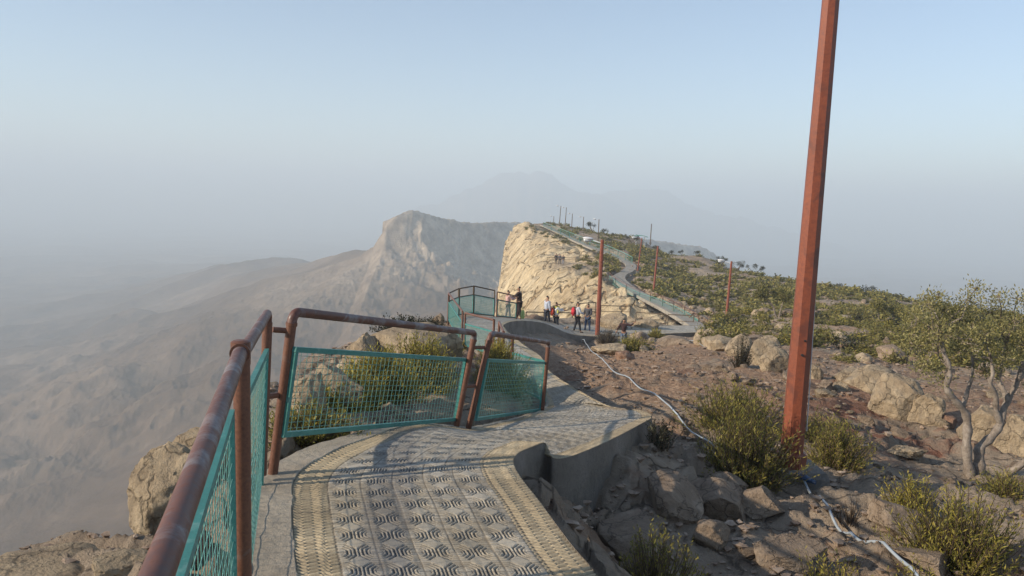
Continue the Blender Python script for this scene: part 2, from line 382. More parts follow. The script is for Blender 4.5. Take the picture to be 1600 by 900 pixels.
# ------------------------------------------------------------------ ridge terrain
G = []
def g(u, v, d): p = P(u, v, d); G.append((p.x, p.y, p.z))
def gz(x, y, z): G.append((x, y, z))
for L, Rr in list(zip(Ledge, Redge))[5:]:
    gz(L[0], L[1], L[2]-.10)
    dx = np.array(Rr[:2])-np.array(L[:2]); n_ = dx/np.linalg.norm(dx); dd = np.linalg.norm(Rr[:2])
    off = .25+.01*dd; dr = .27 if dd < 9 else (.5 if dd < 30 else .75 if dd < 43 else .15)
    if not (5.2 < Rr[1] < 6.0): gz(Rr[0]+n_[0]*off, Rr[1]+n_[1]*off, Rr[2]-dr)
for a in L2: gz(a[0], a[1], a[2]-.15)
for a in R2: gz(a[0]+.5, a[1], a[2]-.1)
for a in [(1000,700,8),(900,760,6.6),(870,805,6),(925,850,5.2),(965,900,4.7),(1100,900,5),(1100,800,6.7),(1100,720,8.5),(1300,900,5.3),(1300,800,7.3),(1300,740,9),(1250,712,9.6),(1250,778,8.0),(1190,760,8.0),
 (1500,900,5.6),(1700,900,5.8),(1600,800,8),(1500,740,10.6),(1400,700,11.5),(1300,650,12.5),(1300,610,15.5),(1200,620,13.5),(1150,600,15),(1620,680,13),(1600,620,19),(1500,600,23),
 (1400,580,26),(1300,560,28),(1200,550,28),(1450,540,40),(1600,540,38),(1300,520,45),(1200,515,45),(1150,520,42),(1250,490,65),(1150,492,70),(1400,500,65),(1550,510,60),
 (1300,460,95),(1400,478,92),(1550,500,82),(1150,450,105),(1100,440,112),(1100,480,82),(1050,430,125),(1050,402,162),(1010,388,178),(950,367,195),(900,357,208),(860,350,212),(1800,560,60),(1800,700,14),(1900,900,7),
 (900,560,26),(850,545,29),(905,540,34),(950,545,35),(950,580,20),(950,610,15),(1020,600,15.5),(1050,650,11.5),(1050,580,20),(1050,560,25),(1050,545,32),(1040,530,41),
 (975,545,39),(900,526,43),(933,527,44),(870,530,37),
 (1000,375.5,190),(1100,405,162),(1200,436,130),(1300,455,118),(1400,469,110),(1500,486,104),(1650,510,98),(1800,530,95)]: g(*a)
# cliff slab
for a in [(1000,502,58),(940,507,60),(880,522,60),(1000,472,78),(940,480,78),(900,492,80),(850,512,80),(940,432,100),(900,452,100),(850,482,100),(800,512,102),
 (930,408,122),(900,409,122),(870,413,121),(852,424,119),(820,455,120),(792,486,120),(900,388,146),(862,388,148),(830,402,150),(803,430,150),(791,452,150),
 (845,353,184),(820,368,178),(802,392,178),(791,408,178),(822,348,198),(806,357,194)]: g(*a)
# behind the crest
for u, d, z in [(860,245,-8),(1000,240,-22),(1100,215,-28),(1200,185,-34),(1300,175,-36),(1400,165,-36),(1500,160,-38),(1700,160,-40),(1000,420,-110),(1200,400,-120),(1500,400,-130),(860,400,-80),(1900,400,-140)]:
    gz((u-800)/F*d, d, z)
# near ledge on the left
for x, y, z in [(-1.5,1,-1.75),(-3,1,-1.9),(-6,1,-2.2),(-2.0,3,-1.86),(-4,3,-2.0),(-1.7,4.3,-1.85),(1.6,1,-2.05),(3,1,-2.2),(8,1,-2.6),(1.2,3,-2.15),(3,3,-2.25)]: gz(x, y, z)
for a in [(150,885,4.1),(0,905,4.0),(255,840,4.7),(450,700,5.8),(520,650,7.5),(600,650,8.1),(560,620,10),(700,620,10.2),(760,600,12.5),(650,560,13),(560,560,12.5),(690,550,17),(480,660,7.0),(690,520,22)]: g(*a)
T = TPS(G, 2e-5)
XE = np.array([(-10,-7),(0,-6.5),(3.9,-5.5),(4.3,-3.6),(4.8,-2.3),(5.6,-2.05),(6.5,-2.15),(8,-2.45),(10,-3.0),(13,-3.0),(15,-2.3),(18,-1.9),(21,-1.75),(25,-2.3),(28,-2.6),(33,-2.6),(36,-1.6),(40,0.2),(46,1.6),(52,2.6),(60,3.0),(70,2.4),(85,1.2),(100,.2),(120,-1.0),(150,-1.3),(178,-1.4),(190,-.2),(200,2.2),(215,6),(260,6),(500,0)])
def ridge_z(x, y, detail=True):
    x = np.asarray(x, float); y = np.asarray(y, float); r = np.sqrt(x*x+y*y)
    xe = np.interp(y, XE[:,0], XE[:,1])
    xe = xe + fbm(y*.55, y*0+3, 3, 5)*np.clip(r*.03, .12, 1.2)*.7
    xs = np.maximum(x, xe); z = T(xs, y)
    s = np.maximum(xe-x, 0)
    sl_ = np.clip(.05*r, .35, 3)
    drop = np.where(s < sl_, 1.3*s*s/sl_, 1.3*sl_+3.0*(s-sl_))
    cl = sst(0, 1, s/sl_)
    # cliff slab mask
    tu = 800+F*x/np.maximum(y, 1); top = np.interp(y, [52,60,70,80,90,100,110,122,135,150,165,180,195,205],[1085,1060,1035,1000,972,950,938,938,925,905,885,862,845,838])
    slab = sst(50, 62, y)*sst(12, -6, tu-top)*sst(215, 200, y)
    ledge = np.exp(-((z-(-8.55))/.45)**2)*sst(100,112,y)*sst(140,128,y)*sst(840,860,tu)
    slab = slab*(1-.75*ledge)
    st2 = sst(40, 55, y)
    drop = np.where(s < sl_*(1-.7*st2), 1.3*s*s/sl_, 1.3*sl_*(1-.7*st2)+(5+6*st2)*(s-sl_*(1-.7*st2)))
    z = z-drop
    cl = np.maximum(cl*sst(5,20,r), slab)
    if detail:
        a = np.clip(r/30, .12, 1)
        z = z + a*(.30*fbm(x*.22, y*.22, 4, 1)) 
        # bedding steps in the bare rock near the path
        q = (x*.55+y*.83)*1.15+fbm(x*.8, y*.8, 4, 11)*1.3
        st_ = (q-np.floor(q)); stp = np.where(st_ > .75, (1-st_)/.25, st_/.75)
        rk = sst(-.15, .3, fbm(x*.30, y*.30, 3, 31)+.35*sst(11, 5, r))
        z = z + (stp-.5)*.20*rk*sst(40, 12, r)*(1-cl)
        q2 = (x*.35-y*.94)*2.1+fbm(x*1.5, y*1.5, 4, 12)*1.5; s2_ = q2-np.floor(q2); z = z + (np.where(s2_ > .8, (1-s2_)/.2, s2_/.8)-.5)*.09*sst(-.3,.2,fbm(x*.5,y*.5,3,32))*sst(30, 10, r)*(1-cl)
        z = z + .045*rdg(x*3.1, y*3.1, 4, 13)*sst(25, 9, r)*(1-cl)+.25*rdg(x*.35,y*.35,4,14)*sst(30,50,r)*(1-cl)*sst(210,150,r)
        z = z + .05*fbm(x*2.2, y*2.2, 4, 3)*sst(60, 15, r) + .10*rdg(x*.8, y*.8, 4, 8)*(1-cl)*sst(3,8,r)
        # cliff relief: strata running down dip, joints across
        dz = cl*sst(4, 40, r)
        uu = y+x*.35+1.5*fbm(x*.1, y*.1, 3, 40); vv = x-y*.05
        cra = 1-np.abs(vn(uu*.11+2*fbm(x*.07,y*.07,3,401), vv*.05, 402))*7
        crb = 1-np.abs(vn(uu*.14+2*fbm(x*.09,y*.09,3,403), vv*.13, 404))*8
        z = z - dz*(1.1*np.clip(cra,0,1)+.45*np.clip(crb,0,1))
        z = z + dz*(1.5*(rdg(uu*.075, vv*.06, 4, 41, .6)-.35)+.55*(rdg(uu*.3, vv*.10, 3, 44)-.3)+.5*fbm(uu*.4, vv*.4, 5, 47, .6)+.35*(rdg(x*.7, y*.7, 3, 48)-.3)+.4*np.clip(fbm(x*.12,y*.12,3,49)*3,-1,1))
    return z, cl, slab, r
def under_path(x, y, z):
    for A, B, w_ in ((Ledge, Redge, .04), (L2, R2, .4)):
        a = catmull(A, [8]*(len(A)-1)); b = catmull(B, [8]*(len(B)-1)); mid = (a+b)/2
        hw = np.linalg.norm((b-a)[:,:2], axis=1)/2
        lo = mid[:,1].min()-3; hi = mid[:,1].max()+3
        sel = np.where((y > lo) & (y < hi) & (x > mid[:,0].min()-3) & (x < mid[:,0].max()+3))[0]
        for i0 in range(0, len(sel), 20000):
            ii = sel[i0:i0+20000]; p = np.stack([x[ii], y[ii]], 1)
            d = b[:,:2]-a[:,:2]; l2 = (d**2).sum(1)
            t = ((p[:,None]-a[None,:,:2])*d[None]).sum(-1)/l2; tc = np.clip(t, 0, 1)
            q = a[None,:,:2]+tc[...,None]*d[None]; dist = np.sqrt(((p[:,None]-q)**2).sum(-1))
            k = dist.argmin(1); dm = dist[np.arange(len(p)), k]; tt = tc[np.arange(len(p)), k]
            zp = a[k,2]*(1-tt)+b[k,2]*tt
            gap = .10+.012*np.sqrt((p**2).sum(1)); tol = gap
            m = dm < tol
            z[ii[m]] = np.minimum(z[ii[m]], zp[m]-w_-.10)
    return z
NC, NR = 860, 720
th = np.radians(np.concatenate([np.linspace(-78,-38,70,endpoint=False), np.linspace(-38,37,720,endpoint=False), np.linspace(37,78,70)]))
rr = np.exp(np.concatenate([np.linspace(0, math.log(45), 470, endpoint=False), np.linspace(math.log(45), math.log(230), 420, endpoint=False), np.linspace(math.log(230), math.log(460), 60)]))
RRg, THg = np.meshgrid(rr, th, indexing='ij'); X = RRg*np.sin(THg); Y = RRg*np.cos(THg)
Z, CL, SLAB, RD = ridge_z(X.ravel(), Y.ravel()); Xf, Yf = X.ravel(), Y.ravel()
Z = under_path(Xf, Yf, Z)
Z = np.maximum(Z, -235+RD*0)
def px_np(x, y, z):
    m = np.array(CM.transposed()); q = np.stack([x, y, z], -1) @ m.T
    return 800+F*q[...,0]/-q[...,2], 450-F*q[...,1]/-q[...,2]
soil = .5-.22*sst(28,55,RD)-.22*sst(11,8,RD)+.5*fbm(Xf*.25, Yf*.25, 3, 61)+.15*sst(10,16,RD)*sst(40,25,RD)
uq, vq = px_np(Xf, Yf, np.minimum(Z, -.5))
red = np.clip(np.exp(-((Xf-6.3)**2/3.2+(Yf-12.0)**2/2.2))*1.3+.35*sst(.1,.5,fbm(Xf*.6, Yf*.6, 3, 77))*sst(5,8,RD)*sst(26,18,RD), 0, 1)
ridge = mesh_np('terrain', np.stack([Xf, Yf, Z], 1), gridfaces(len(rr), len(th)), M['ridge'], attrs={'cliff': CL, 'soil': soil, 'red': red})
tag(ridge, kind='structure')
# the ground behind the viewpoint
xx, yy = np.meshgrid(np.linspace(-9, 12, 80), np.linspace(-12, 1.6, 50)); zz = -2.15-.05*np.abs(xx)+.12*fbm(xx*.7, yy*.7, 4, 9)-.12*sst(0,1.6,yy)
gb = mesh_np('terrain', np.stack([xx.ravel(), yy.ravel(), zz.ravel()], 1), gridfaces(50, 80), M['ridge'], attrs={'cliff': xx.ravel()*0, 'soil': .7+xx.ravel()*0, 'red': xx.ravel()*0})
tag(gb, kind='structure')
def gz_at(x, y):
    z, *_ = ridge_z(np.array([float(x)]), np.array([float(y)])); return float(z[0])
def ground_px(u, v, d0):                       # where a pixel's ray meets the ridge, looked for around d0
    r = ray(u, v); r = r/r.y; ds = np.linspace(d0*.55, d0*1.7, 260)
    z, *_ = ridge_z(r.x*ds, ds); k = np.where(r.z*ds < z)[0]
    d = ds[k[0]] if len(k) else d0
    return Vector((r.x*d, d, gz_at(r.x*d, d)))
# ------------------------------------------------------------------ valley and mountains
G = []
for a in [(0,860,450),(200,850,430),(400,860,400),(700,900,380),(0,700,650),(0,550,1100),(0,450,1900),(0,400,3000),(-400,700,650),(-400,450,1900),(300,425,2100),(430,412,1700),(430,500,900),(350,440,1300),
 (500,600,600),(300,700,520),(500,418,1250),(560,400,1020),(700,520,600),(600,480,760),(520,470,900),(250,520,1150),(150,480,1500),(400,600,640),(600,640,480),(800,640,480)]: g(*a)
for u, d, z in [(-400,9000,-290),(0,6000,-280),(400,6000,-280),(900,6000,-280),(1500,6000,-290),(2200,6000,-290),(1400,900,-230),(2200,900,-230),(1100,600,-220),(1500,450,-210),(2200,450,-210),(900,2200,-240),(640,1500,-210),(1400,2000,-250),(800,13000,-300),(-900,13000,-300),(2500,13000,-300),(-1200,500,-220),(-1200,3000,-260),(800,330,-190),(400,330,-190),(0,330,-200),(1600,330,-200)]:
    gz((u-800)/F*d, d, z)
V_ = TPS(G, 1e-4)
CR = [P(*a) for a in [(520,412,905),(560,401,890),(583,385,880),(603,356,880),(622,336,890),(640,327,900),(672,334,915),(700,342,930),(740,349,950),(775,347,975),(806,347,1000),(860,352,1050),(960,366,1150),(1100,385,1300)]]
CRa = np.array([tuple(p) for p in CR])
def valley_z(x, y):
    r = np.sqrt(x*x+y*y); z = V_(x, y)
    wx = x+fbm(x*.002, y*.002, 3, 90)*180; wy = y+fbm(x*.002, y*.002, 3, 91)*180
    a_ = (wx*.80+wy*.60); b_ = (-wx*.60+wy*.80)
    am = sst(300, 700, r)
    z = z + am*(20*(rdg(b_*.0045, a_*.0014, 4, 92, .45)-.3)+9*fbm(wx*.004, wy*.004, 4, 93)) + am*5*(rdg(b_*.013, a_*.0035, 4, 99)-.3)+am*2.5*rdg(b_*.04, a_*.012, 3, 199)+1.2*fbm(x*.05, y*.05, 4, 94)
    pale = np.zeros_like(z)
    # the headland: height falls off from its crest line
    best = np.full(z.shape, 1e9); ch = np.zeros(z.shape); side = np.zeros(z.shape); sal = np.zeros(z.shape); acc = 0
    for i in range(len(CRa)-1):
        a = CRa[i]; b = CRa[i+1]; d = b[:2]-a[:2]; t = np.clip(((x-a[0])*d[0]+(y-a[1])*d[1])/(d@d), 0, 1)
        qx = a[0]+t*d[0]; qy = a[1]+t*d[1]; ds = np.sqrt((x-qx)**2+(y-qy)**2); m = ds < best
        best = np.where(m, ds, best); ch = np.where(m, a[2]*(1-t)+b[2]*t, ch); side = np.where(m, (d[0]*(y-qy)-d[1]*(x-qx))/(math.hypot(*d)*ds+1e-6), side); L_ = math.hypot(*d); sal = np.where(m, acc+t*L_, sal); acc += L_
    gn = rdg(sal*.022+fbm(x*.012,y*.012,4,7)*1.6, best*.006, 5, 95, .6)
    eff = best*(1+.25*fbm(x*.01, y*.01, 4, 96)); CH = np.interp(sal, [0,45,75,110,150], [4,8,22,42,50])
    bk = sst(-.35, .35, side); back = side > 0
    fall = bk*.25*eff+(1-bk)*np.where(eff < CH*.8, 1.25*eff, CH+.40*(eff-CH*.8))
    hz = ch-fall+(gn-.5)*np.clip(eff*.6, 0, 18)*np.clip(CH/50,.1,1)*np.where(back, .3, 1.1)+(7*(rdg(x*.03+y*.01, y*.03, 5, 97, .65)-.2)+5*rdg(x*.09, y*.09, 4, 197, .65))*np.clip(eff/15, 0, 1)*np.clip(CH/40,.3,1)*np.where(back, .3, 1)+np.where(eff < 8, 1.5*fbm(x*.08,y*.08,3,98), 0)
    k = np.maximum(0, 1-np.abs(hz-z)/25); zz = np.maximum(hz, z)+k*k*6
    pale = sst(-20, 25, hz-z)*sst(170, 60, eff)*.95*np.clip(CH/45, .15, 1)
    return zz, pale
th2 = np.radians(np.concatenate([np.linspace(-80,-38,60,endpoint=False), np.linspace(-38,10,620,endpoint=False), np.linspace(10,80,150)]))
rr2 = np.exp(np.concatenate([np.linspace(math.log(300), math.log(2500), 560, endpoint=False), np.linspace(math.log(2500), math.log(13000), 60)]))
A, B = np.meshgrid(rr2, th2, indexing='ij'); X2 = (A*np.sin(B)).ravel(); Y2 = (A*np.cos(B)).ravel()
Z2, PA = valley_z(X2, Y2)
Z2 = Z2-60*sst(460,300,A.ravel())
tag(mesh_np('valley_terrain', np.stack([X2, Y2, Z2], 1), gridfaces(len(rr2), len(th2)), M['far'], attrs={'pale': PA}), kind='structure')
def ridge_line(pts, d, depth, seed):
    us = np.array([p[0] for p in pts]); vs__ = np.array([p[1] for p in pts]); nu = 260; ns = 46
    u = np.linspace(us[0], us[-1], nu); v = np.interp(u, us, vs__)+10*(rdg(u*.02, u*0, 5, seed, .62)-.5)
    V = []
    for j in range(ns):
        t = j/(ns-1)
        for i in range(nu):
            p = P(u[i], v[i], d); s = (t-.35)*depth
            z = p.z-(abs(s)**.85)*(1.1 if s < 0 else .9)*1.4
            V.append((p.x+p.x/d*s, p.y+s, z))
    V = np.array(V); V[:,2] += 35*(rdg(V[:,0]*.006, V[:,1]*.003, 5, seed)-.6)*np.clip(np.abs(np.repeat(np.linspace(-.35,.65,ns), nu))*6, 0, 1)
    V[:,2] = np.maximum(V[:,2], -300)
    return tag(mesh_np('mountain', V, gridfaces(ns, nu), M['far'], attrs={'pale': np.full(len(V), .2)}), kind='structure')
ridge_line([(600,345),(660,325),(700,306),(740,296),(785,274),(830,270),(862,275),(900,296),(960,318),(1040,345),(1120,380)], 5200, 2600, 201)
ridge_line([(820,345),(880,322),(940,306),(985,295),(1030,292),(1060,306),(1095,325),(1150,345),(1230,362),(1350,395)], 5700, 2600, 207)
# ------------------------------------------------------------------ haze
def haze():
    x0, x1, y0, y1, z0, z1 = -14000, 14000, -9000, 14500, -330, HAZE_TOP
    b = MB(); b.box(((x0+x1)/2, (y0+y1)/2, (z0+z1)/2), (x1-x0, y1-y0, z1-z0))
    m = bpy.data.materials.new('dusty_air'); m.use_nodes = True; t = m.node_tree
    t.nodes.remove(t.nodes['Principled BSDF']); v = t.nodes.new('ShaderNodeVolumePrincipled')
    v.inputs['Color'].default_value = (.785,.89,.97,1); v.inputs['Density'].default_value = HAZE_D; v.inputs['Anisotropy'].default_value = 0
    t.links.new(v.outputs[0], t.nodes['Material Output'].inputs['Volume'])
    o = b.build('haze', m, smooth=False); tag(o, kind='stuff')
haze()
# ------------------------------------------------------------------ the footpath
def build_path():
    A = np.array(Ledge); B = np.array(Redge)
    cum = [10, 24] + [14]*(len(A)-3)
    a = catmull(A, [30]*(len(A)-1)); b = catmull(B, [30]*(len(B)-1)); mid = (a+b)/2
    seg = np.linalg.norm(np.diff(mid, axis=0), axis=1); s = np.r_[0, np.cumsum(seg)]
    # stations thin out with distance
    out = [0.0]; 
    while out[-1] < s[-1]:
        y = np.interp(out[-1], s, np.linalg.norm(mid, axis=1)) if out[-1] > 2.7 else 6
        d = np.interp(out[-1], s, mid[:,1]); out.append(out[-1]+((.0018 if d < 8 else .0027)*max(d, 2.6) if d > 2.8 else .03))
    q = np.minimum(np.array(out), s[-1])
    a = np.stack([np.interp(q, s, a[:,i]) for i in range(3)], 1); b = np.stack([np.interp(q, s, b[:,i]) for i in range(3)], 1)
    nc = 300; fr = np.linspace(0, 1, nc); W = np.linalg.norm(b-a, axis=1)
    V = a[:,None]*(1-fr[None,:,None])+b[:,None]*fr[None,:,None]
    u = fr[None]*W[:,None]; sv = np.repeat(q[:,None], nc, 1)
    strip = np.interp(V[:,0,1], [0,4.2,5.2,7,11,17],[.20,.20,.22,.12,.10,.10])[:,None]
    ua = u-strip; ub = W[:,None]-u-.02
    conc = (ua < .005*vn(sv*5, sv*0, 3))
    bw = .20
    bd = ((ua < bw)|(ub < bw))&~conc
    Wi = W[:,None]-strip-.02-2*bw; row = np.floor(sv/.2); Wr = np.interp((np.unique(row)+.5)*.2, q, Wi[:,0]); ncol = np.maximum(1, np.round(np.interp(row, np.unique(row), Wr)/.2)); cxx = (ua-bw)/Wi*ncol
    cx = (cxx+.5)%1-.5; cy = (sv/.2)%1-.5; ay = np.abs(cy); ax = np.abs(cx)
    m = np.maximum(np.maximum(ax*.98, ay*1.02), (ax+ay)*.68)
    rib = np.clip(1.6*np.cos(2*PI*(m-.20)/.097), -1, 1); on = sst(.15,.18,m)*sst(.50,.485,m)
    hc = rib*on+.55*(m <= .16)+.7*(m > .50)
    eb = np.minimum(ua, ub+.02); col = np.floor(eb/.051).astype(int)%2; sg = np.where(col == 0, 1, -1)
    ph = (sv+sg*(eb%.051)*.42)/.036
    hb = np.clip(np.cos(2*PI*ph)*1.6, -1, 1)*sst(.000,.004,(eb%.051))*sst(.051,.047,eb%.051)
    far = sst(17, 9, V[:,:,1])
    h = np.where(conc, 0, np.where(bd, hb, hc))*far
    jt = np.where(bd, np.minimum(np.minimum(eb%.2, .2-eb%.2)*1.0, np.minimum(sv%.2, .2-sv%.2)), np.minimum(ax, ay)*.2)
    jn = np.where(conc, 0, sst(.006,.002,jt))
    gr = np.where(conc, 0, sst(-.1,-.8,h))*far
    tid = _h(np.floor(cxx)+50, np.floor(sv/.2+.5), 5)
    hz = h*.0042-jn*.002*far+np.where(conc, .006*fbm(V[:,:,0]*9, V[:,:,1]*9, 4, 8)+.010, 0)+.012*fbm(V[:,:,0]*1.1, V[:,:,1]*1.1, 3, 4)
    hz += (tid-.5)*.003*~conc
    # darker blue-grey stripe down the middle of the near slab
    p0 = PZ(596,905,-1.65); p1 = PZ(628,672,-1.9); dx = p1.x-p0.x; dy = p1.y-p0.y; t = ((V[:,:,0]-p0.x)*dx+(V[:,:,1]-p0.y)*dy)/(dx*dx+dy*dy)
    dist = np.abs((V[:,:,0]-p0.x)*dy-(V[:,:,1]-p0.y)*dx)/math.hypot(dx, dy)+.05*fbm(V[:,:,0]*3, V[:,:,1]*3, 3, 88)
    stripe = sst(.15,.08,dist)*sst(1.12,1.0,t)
    V = V.copy(); V[:,:,2] += hz
    nr = len(q)
    f = gridfaces(nr, nc); ci = conc.ravel()[f].all(1)
    V = V.reshape(-1, 3)
    # split at the concrete strip and the tiled surface: separate objects
    for name, sel, mt in (('tiled_path', ~ci, M['tile']), ('path_edging', ci, M['concrete'])):
        ff = f[sel]; us, inv = np.unique(ff, return_inverse=True)
        at = {k: x.ravel()[us] for k, x in (('border', bd*1.0), ('groove', gr), ('joint', jn), ('dark_mark', stripe), ('tilevar', tid))}
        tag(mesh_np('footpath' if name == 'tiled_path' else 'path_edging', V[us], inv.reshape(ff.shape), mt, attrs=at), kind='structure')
    # retaining walls: skirts under both edges with a rough face
    def skirt(E, other, depth, steps, name, out):
        n = len(E); k = steps; SV = []
        o2 = (E-other); o2[:,2] = 0; o2 /= np.linalg.norm(o2, axis=1)[:,None]
        for j in range(k):
            t = j/(k-1); p = E.copy(); p[:,2] -= t*depth; 
            if j == 0: p -= o2*.005; p[:,2] += .004
            nz = .03*fbm(p[:,0]*3+p[:,1]*2, p[:,2]*5, 4, 33)*min(1, t*6)
            p += o2*(nz+out*t)[:,None]; SV.append(p)
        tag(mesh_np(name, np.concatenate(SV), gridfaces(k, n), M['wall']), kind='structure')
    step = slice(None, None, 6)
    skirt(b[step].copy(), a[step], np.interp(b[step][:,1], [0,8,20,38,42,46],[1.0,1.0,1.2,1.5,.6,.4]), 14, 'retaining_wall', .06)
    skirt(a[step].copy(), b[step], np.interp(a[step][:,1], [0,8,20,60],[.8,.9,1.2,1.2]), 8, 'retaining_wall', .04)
build_path()
def path2():
    a = catmull(L2, [12]*(len(L2)-1)); b = catmull(R2, [12]*(len(R2)-1)); n = len(a)
    rows = [a-[0,0,.3], a]+[a*(1-t)+b*t for t in (.25,.5,.75)]+[b, b-[0,0,.5]]
    tag(mesh_np('hill_path', np.concatenate(rows), gridfaces(7, n), M['path_far'], smooth=False), kind='structure')
path2()
# ------------------------------------------------------------------ railings
def bend(a, b, c, r):                          # a pipe a-b-c with a rounded elbow at b
    a, b, c = map(Vector, (a, b, c)); u = (a-b).normalized(); w_ = (c-b).normalized(); out = []
    for k in range(6):
        t = k/5; out.append((1-t)**2*(b+u*r)+2*t*(1-t)*b+t*t*(b+w_*r))
    return out
def wires(q00, q10, q01, q11, nx, ny, r, n=5, mat='wire', parent=None, name='wire_mesh'):
    m = MB(); q00, q10, q01, q11 = map(Vector, (q00, q10, q01, q11)); nrm = (q10-q00).cross(q01-q00).normalized()
    for i in range(1, nx):
        t = i/nx; a = q00.lerp(q10, t); b = q01.lerp(q11, t); m.tube([a, (a+b)/2+nrm*r*random.uniform(-1,1), b], r, n, caps=False)
    for j in range(1, ny):
        t = j/ny; a = q00.lerp(q01, t)+nrm*r*1.7; b = q10.lerp(q11, t)+nrm*r*1.7; m.tube([a, (a+b)/2+nrm*r*random.uniform(-1,1)*2, b], r, n, caps=False)
    return m.build(name, M[mat], parent)
def bar(m, a, b, w_, h, nrm):                  # rectangular bar a-b
    a, b = Vector(a), Vector(b); t = (b-a).normalized(); s = nrm-t*nrm.dot(t); s.normalize(); k = t.cross(s)
    q = [p+s*(x*w_/2)+k*(y*h/2) for p in (a, b) for x, y in ((-1,-1),(1,-1),(1,1),(-1,1))]
    m.add(q, [(0,1,2,3),(7,6,5,4),(0,4,5,1),(1,5,6,2),(2,6,7,3),(3,7,4,0)])
def mesh_panel(q00, q10, q01, q11, nx, ny, r, fw, parent, wmat='wire'):
    q = [Vector(p) for p in (q00, q10, q11, q01)]; nrm = (q[1]-q[0]).cross(q[3]-q[0]).normalized()
    m = MB()
    for i in range(4):
        a, b = q[i], q[(i+1)%4]; t = (b-a).normalized()*(fw/2 if i%2 == 0 else -fw/2)
        bar(m, a-t, b+t, fw*.8, fw, nrm)
    p = m.build('panel_frame', M['teal' if wmat == 'wire' else 'wire_far'], parent)
    wires(q00, q10, q01, q11, nx, ny, r, parent=p, mat=wmat)
    return p
base0 = lambda v: Vector(v)
def at(o, parent):                             # keep world place while the parent sits at the thing's base
    o.parent = parent; o.matrix_parent_inverse = Matrix.Translation(parent.location).inverted()
def settle(e):
    for ch in [x for x in bpy.data.objects if x.parent == e]: ch.matrix_parent_inverse = Matrix.Translation(e.location).inverted()
# near section: three posts, two bays along the camera's left
t1 = P(376,549,2.9); f1 = Vector((t1.x+.005, t1.y+.02, -1.74)); t0 = P(243,905,1.18); dirb = (t0-t1).normalized(); t00 = t1+dirb*3.1; f00 = Vector((t00.x, t00.y, -1.72))
t2 = P(418,490,4.46); f2 = P(409,742,4.46)
e = empty('railing', f1, 0, 'worn pipe railing running up close on the left, with a collared post', 'railing', 'pipe railings along the footpath')
m = MB(); m.tube([t00, t1], .027, 20); m.build('top_rail', M['rail'], e)
m = MB(); m.tube([t1+Vector((0,0,-.02)), t2-(t2-t1)*.02], .026, 18); m.tube(bend(t1+(t2-t1)*.9, t2, f2, .05), .026, 16); m.build('top_rail', M['rail'], e)
for fa, ta in ((f1, t1+Vector((.003,.0,.03))), (f2, t2-Vector((0,0,.05))), (f00, t00)):
    m = MB(); m.tube([fa, ta], .028 if fa is f2 else .031, 18); m.build('post', M['post'], e)
m = MB(); d_ = (t0-t1).normalized(); m.tube([t1+d_*-.035, t1-d_*.01, t1+d_*.03], .034, 20); m.tube([t1+Vector((0,0,-.05)), t1+Vector((0,0,.036)), t1+Vector((0,0,.042))], [.036,.036,.026], 20); m.tube([t1+d_*.03, t1+d_*.042], .037, 20); m.build('collar', M['post'], e)
def lerp(a, b, t): return Vector(a)*(1-t)+Vector(b)*t
sh_ = Vector((-.03, 0, 0))
mesh_panel(lerp(f00,f1,.02)+Vector((0,0,.03))+sh_, lerp(f00,f1,.975)+Vector((0,0,.03))+sh_, lerp(t00,t1,.02)-Vector((0,0,.22))+sh_, lerp(t00,t1,.975)-Vector((0,0,.22))+sh_, 46, 15, .0016, .030, e)
mesh_panel(lerp(f1,f2,.04)+Vector((0,0,.03)), lerp(f1,f2,.955)+Vector((0,0,-.05)), lerp(t1,t2,.04)-Vector((0,0,.21)), lerp(t1,t2,.955)-Vector((0,0,.21)), 25, 15, .0016, .030, e)
m = MB(); m.tube([P(416,620,4.46), P(436,617,4.6)], .017, 12); m.build('link_stub', M['post'], e)
settle(e)
def pix_panel(name, label, foot0, top0, foot1, top1, TL, TR, BL, BR, d0, d1, nx, ny, stubs=(), r=.029, mp=None, ends=(0,0)):
    f0 = P(*foot0, d0); t0 = P(*top0, d0); f1 = P(*foot1, d1); t1 = P(*top1, d1)
    e = empty('railing', f0, 0, label, 'railing', 'pipe railings along the footpath')
    m = MB(); m.tube(bend(f0, t0, t1, .07)+bend(t0, t1, f1, .07), r, 18); m.build('top_rail', M['rail'], e)
    for a, b in ((f0, t0), (f1, t1)):
        m = MB(); k = (a-b).normalized(); m.tube([a+k*.12, b+k*.065], r+.0005, 18); m.tube([b+k*.065, b+k*.085],[r+.005]*2, 18); m.build('post', M['post'], e)
    def on(px_, dd): return P(*px_, dd)
    mesh_panel(on(BL,d0), on(BR,d1), on(TL,d0), on(TR,d1), nx, ny, .0017, .032, e)
    for (a, da), (b, db) in stubs:
        m = MB(); m.tube([P(*a, da), P(*b, db)], .017, 12); m.build('link_stub', M['post'], e)
    settle(e); return e
pix_panel('', 'leaning brown pipe railing with a wide teal wire panel in front of the green bushes', (427,735),(458,487),(713,667),(742,520),(462,546),(728,562),(442,679),(712,655),4.6,7.6,44,14,
          stubs=(((426,515),4.55),((455,517),4.6)),) if False else pix_panel('', 'leaning brown pipe railing with a wide teal wire panel in front of the green bushes', (427,735),(458,487),(713,667),(742,520),(462,546),(727,562),(443,679),(711,655),4.6,7.6,44,14,
          stubs=((((426,515),4.55),((452,517),4.6)), (((739,543),7.6),((759,543),7.7)), (((727,604),7.6),((744,603),7.7))))
pix_panel('', 'short leaning pipe railing with a narrower teal wire panel beside the path bend', (732,669),(767,521),(847,642),(857,535),(762,563),(851,567),(744,655),(844,640),7.7,10.6,40,14)
